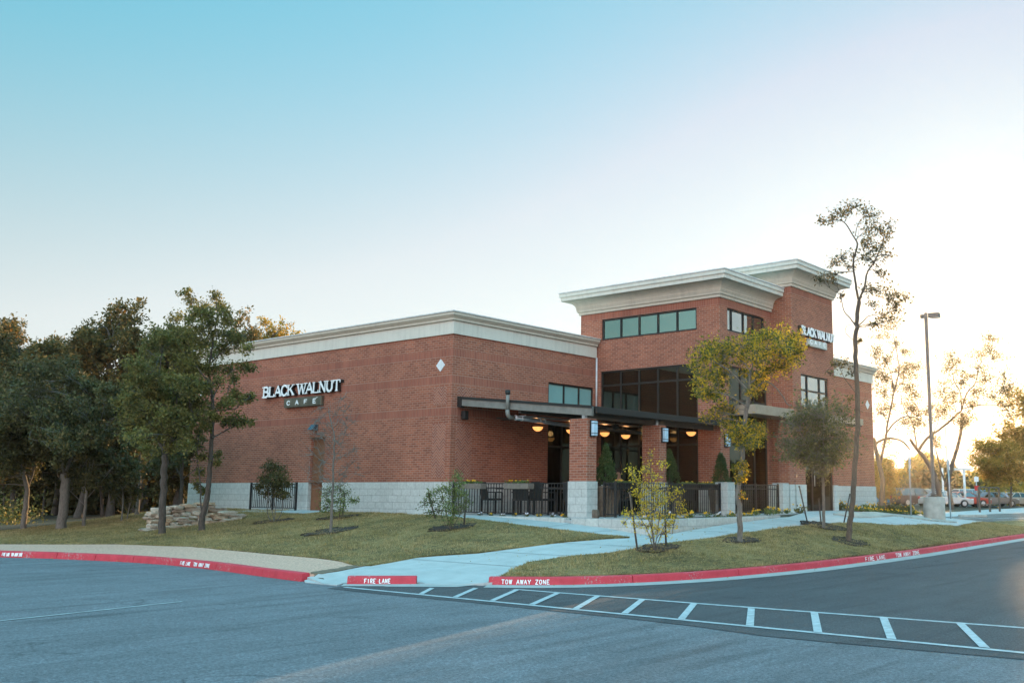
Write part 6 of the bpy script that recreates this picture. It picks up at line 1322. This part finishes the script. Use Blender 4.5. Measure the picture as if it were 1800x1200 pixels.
# far-off wood and undergrowth that read as one mass
def thicket(name, box, n, size, mat, seed, label):
    r = np.random.default_rng(seed); Lv = []
    for _ in range(n):
        px = r.uniform(box[0], box[1]); D = r.uniform(box[4], box[5]); q = at(px, 870, D); zb = z1(q[0], q[1]); h = r.uniform(box[2], box[3]) * (.75 + .25 * math.sin(px * .05 + seed)); Lv.append(leafset(22, (q[0], q[1], zb + h), (1.0, 1.0, .8), size, r, .55))
    V = np.concatenate(Lv).reshape(-1, 3); o = link(name, npmesh(name, V, np.arange(len(V)).reshape(-1, 4)), M_[mat]); tag(o, label, 'woodland', kind='stuff')
thicket('undergrowth', (-60, 345, 0, 6.5, 50, 66), 2600, .20, 'leaf_dark', 5, 'dark undergrowth deep in the wood at the left')
thicket('undergrowth', (-60, 42, 0, .5, 37, 41), 120, .06, 'leaf_olive', 6, 'low bright green brush at the left edge of the lawn')
thicket('distant_wood', (1480, 1900, 0, 5.2, 128, 150), 1900, .42, 'leaf_rust', 7, 'distant brown-green wood beyond the parking lot')
thicket('distant_wood', (1540, 1720, 0, 6.5, 135, 150), 700, .42, 'leaf_gold', 8, 'golden hedge of trees beyond the parked cars')
thicket('distant_wood', (-400, 420, 0, 9, 75, 95), 2200, .35, 'leaf_dark', 9, 'dense wood closing the view behind the left trees')
# golden bush right of the building
def blob_tree(cx, cy, rx, ry, D, leaf, label, seed, n, size, dens, name='oak_tree', cat='tree'): 
    r = np.random.default_rng(seed); q = at(cx, 870, D); zb = z1(q[0], q[1]); cc = at(cx, cy, D); s = D / FPX; base = np.array([q[0], q[1], zb]); C = []
    for _ in range(n):
        d = r.normal(0, 1, 3); d /= np.linalg.norm(d); C.append((cc + d * r.random() ** .45 * np.array([rx * s, rx * s, ry * s]), r.uniform(.5, .9)))
    build_tree(name, label, cat, base, [([base, (base + cc) / 2 + r.normal(0, .1, 3), cc], .16, .05)], C, leaf, 'bark_brown', size, dens, seed, twigs=6)
blob_tree(1553, 842, 22, 34, 88, 'leaf_gold', 'rounded golden bush tree right behind the wing corner', 91, 40, .10, 70)
blob_tree(1775, 800, 62, 52, 98, 'leaf_gold', 'glowing amber tree in front of the low sun', 92, 75, .11, 62)
blob_tree(1805, 710, 50, 34, 98, 'leaf_gold', 'thin glowing branches at the right picture edge', 93, 30, .10, 22)
# --- twisted sparse oaks on the right
r = np.random.default_rng(15); D = 80.
def base_at(px): q = at(px, 870, D); return np.array([q[0], q[1], z1(q[0], q[1])])
b = base_at(1548)
L1 = [([b] + pxl([(1552, 850), (1546, 818), (1540, 790), (1536, 770)], D, r, .2), .33, .15), (pxl([(1546, 818), (1555, 780), (1560, 745), (1566, 715), (1571, 690), (1566, 655)], D, r, .3), .16, .04), (pxl([(1571, 690), (1580, 650), (1575, 610), (1570, 585)], D, r, .3), .08, .02), (pxl([(1538, 780), (1560, 770), (1585, 775), (1600, 790)], D, r, .3), .14, .06), (pxl([(1556, 765), (1570, 745), (1590, 732), (1612, 735), (1630, 750)], D, r, .3), .10, .03), (pxl([(1560, 745), (1550, 725), (1535, 740)], D, r, .3), .06, .02), (pxl([(1566, 655), (1555, 630), (1545, 605)], D, r, .3), .05, .015)]
C1 = [(x + r.normal(0, 4), y + r.normal(0, 4), r.uniform(9, 14)) for x, y in [(1560, 585), (1572, 600), (1550, 610), (1582, 620), (1565, 630), (1545, 640), (1580, 650), (1555, 660), (1590, 670), (1600, 660), (1575, 680), (1550, 690), (1590, 700), (1605, 690), (1570, 720), (1545, 715), (1610, 720), (1590, 735), (1540, 680), (1600, 745), (1560, 765), (1530, 730), (1620, 735), (1545, 660), (1610, 640), (1540, 625), (1565, 570), (1590, 640)]]
build_tree('oak_tree', 'twisted sparse oak right beside the far wing corner', 'tree', b, L1, pxc(C1, D, r, 1.5), 'leaf_rust', 'bark_brown', .062, 78, 95, 'twisted oaks by the parking lot', twigs=11, spread=1.35)
b = base_at(1652)
L1 = [([b] + pxl([(1650, 860), (1640, 830), (1622, 800), (1612, 790), (1600, 772)], D, r, .2), .36, .12), (pxl([(1615, 790), (1630, 770), (1655, 752), (1680, 730), (1690, 722)], D, r, .3), .17, .08), (pxl([(1690, 722), (1688, 690), (1676, 665), (1684, 640)], D, r, .3), .08, .02), (pxl([(1690, 722), (1700, 690), (1715, 672), (1722, 640), (1740, 622)], D, r, .3), .09, .02), (pxl([(1692, 718), (1720, 712), (1750, 712), (1768, 716)], D, r, .3), .07, .02), (pxl([(1612, 790), (1605, 745), (1590, 720), (1582, 690)], D, r, .3), .09, .02), (pxl([(1740, 622), (1745, 605), (1738, 595)], D, r, .2), .03, .01), (pxl([(1640, 762), (1650, 735), (1640, 715)], D, r, .3), .05, .02)]
C1 = [(x + r.normal(0, 4), y + r.normal(0, 4), r.uniform(9, 14)) for x, y in [(1738, 600), (1745, 612), (1725, 625), (1750, 628), (1670, 628), (1680, 640), (1665, 650), (1720, 640), (1700, 660), (1755, 660), (1762, 675), (1735, 668), (1690, 670), (1680, 685), (1660, 680), (1650, 690), (1710, 695), (1725, 690), (1745, 700), (1765, 712), (1695, 710), (1700, 725), (1690, 735), (1705, 738), (1655, 715), (1665, 722), (1640, 735), (1630, 720), (1760, 690), (1610, 700), (1600, 715), (1770, 720), (1680, 705)]]
build_tree('oak_tree', 'broad twisted oak with forked limbs behind the lamp post', 'tree', b, L1, pxc(C1, D, r, 1.5), 'leaf_rust', 'bark_brown', .062, 78, 96, 'twisted oaks by the parking lot', twigs=11, spread=1.35)
b = base_at(1672)
L1 = [([b] + pxl([(1668, 850), (1672, 820), (1682, 790), (1690, 755), (1692, 725)], D, r, .2), .26, .12), (pxl([(1664, 855), (1652, 820), (1645, 790)], D, r, .2), .12, .05)]
build_tree('oak_tree', 'leaning oak trunk right of the broad twisted oak', 'tree', b, L1, pxc([(1695, 745, 10), (1645, 780, 10), (1640, 770, 9)], D, r, .8), 'leaf_rust', 'bark_brown', .062, 78, 97, 'twisted oaks by the parking lot', twigs=6)

# belts of trees beyond the frame, which close off the low sky and show in the window panes
def belt(pts, h, n, size, mat, seed, label):
    r = np.random.default_rng(seed); P_ = np.array(pts, float); d = np.concatenate([[0], np.cumsum(np.linalg.norm(np.diff(P_, axis=0), axis=1))]); Lv = []
    for _ in range(n):
        s = r.uniform(0, d[-1]); x = np.interp(s, d, P_[:, 0]) + r.normal(0, 3); y = np.interp(s, d, P_[:, 1]) + r.normal(0, 3); H = h * (.7 + .2 * math.sin(s * .13 + seed) + .1 * math.sin(s * .41)); z = r.random() ** .8 * H
        Lv.append(leafset(20, (x, y, -.7 + z), (1.3, 1.3, 1.1), size, r, .6))
    V = np.concatenate(Lv).reshape(-1, 3); o = link('distant_wood', npmesh('distant_wood', V, np.arange(len(V)).reshape(-1, 4)), M_[mat]); tag(o, label, 'woodland', kind='stuff')
belt([(-40, -95), (40, -90), (120, -70), (150, -40)], 6.5, 2000, .6, 'leaf_dark', 1, 'far belt of dark trees across the road to the south')
belt([(132, -30), (140, 0), (150, 22)], 7.5, 900, .45, 'leaf_rust', 2, 'belt of trees far beyond the right end of the road')
belt([(88, -12), (92, 2), (98, 14)], 5.2, 260, .30, 'leaf_gold', 3, 'loose low trees at the right of the parking lot')

# fallen leaves on the lawns, walk and along the kerb
r = np.random.default_rng(31); Q = []
for cx_, cy_, sx, sy, n_ in ((-2.5, -10, 4, .8, 260), (2, -10.3, 5, .7, 260), (8, -10, 4, .7, 160), (-4, 0, 2.2, 5, 420), (-5, 6, 2, 3, 260), (-1, -8.2, 2.5, .5, 60), (-5, -7.3, 1.2, .6, 30)):
    Q.append(np.stack([r.normal(cx_, sx, n_), r.normal(cy_, sy, n_)], 1))
Q = np.vstack(Q); Q = Q[inside(lawnL, Q) | inside(lawnR, Q) | inside(path, Q)]; z = zt(Q) + .055
for P_, o_ in ((KL, -.06), (KR, -.10), (KB, -.1)):
    K_ = resample(P_, max(0, plen(P_) - 60) if P_ is KL else 0, min(plen(P_), 40) if P_ is not KL else plen(P_), .12); K_ = offset(K_, o_) + r.normal(0, .05, K_.shape); K_ = K_[r.random(len(K_)) < .45]; Q = np.vstack([Q, K_]); z = np.concatenate([z, np.full(len(K_), ROADZ + .03)])
n_ = len(Q); a = r.normal(0, 1, (n_, 3)); a[:, 2] *= .25; a /= np.linalg.norm(a, axis=1)[:, None]; b = np.cross(a, r.normal(0, .2, (n_, 3)) + [0, 0, 1]); s_ = r.uniform(.015, .032, (n_, 1)); c = np.column_stack([Q, z])
V = np.stack([c - a * s_, c - b * s_ * .6, c + a * s_, c + b * s_ * .6], 1)
o = link('fallen_leaves', npmesh('fallen_leaves', V.reshape(-1, 3), np.arange(4 * n_).reshape(-1, 4)), M_['leaf_gold']); tag(o, 'scattered dry leaves on the lawns, walks and along the red kerb', 'fallen leaves', kind='stuff')
# thin haze volume added for the warm flare round the low sun
hm = bpy.data.materials.new('haze_air'); hm.use_nodes = True; hn = hm.node_tree; hn.nodes.clear(); pv = hn.nodes.new('ShaderNodeVolumePrincipled'); ho = hn.nodes.new('ShaderNodeOutputMaterial'); hn.links.new(pv.outputs[0], ho.inputs['Volume'])
pv.inputs['Color'].default_value = (1, .93, .82, 1); pv.inputs['Density'].default_value = HAZE; pv.inputs['Anisotropy'].default_value = .8
m = MB(); m.box(-120, -130, -2.2, 210, 170, 22); o = m.build('haze', hm); o['kind'] = 'stuff'; o['label'] = 'thin warm evening haze'; o['category'] = 'haze'
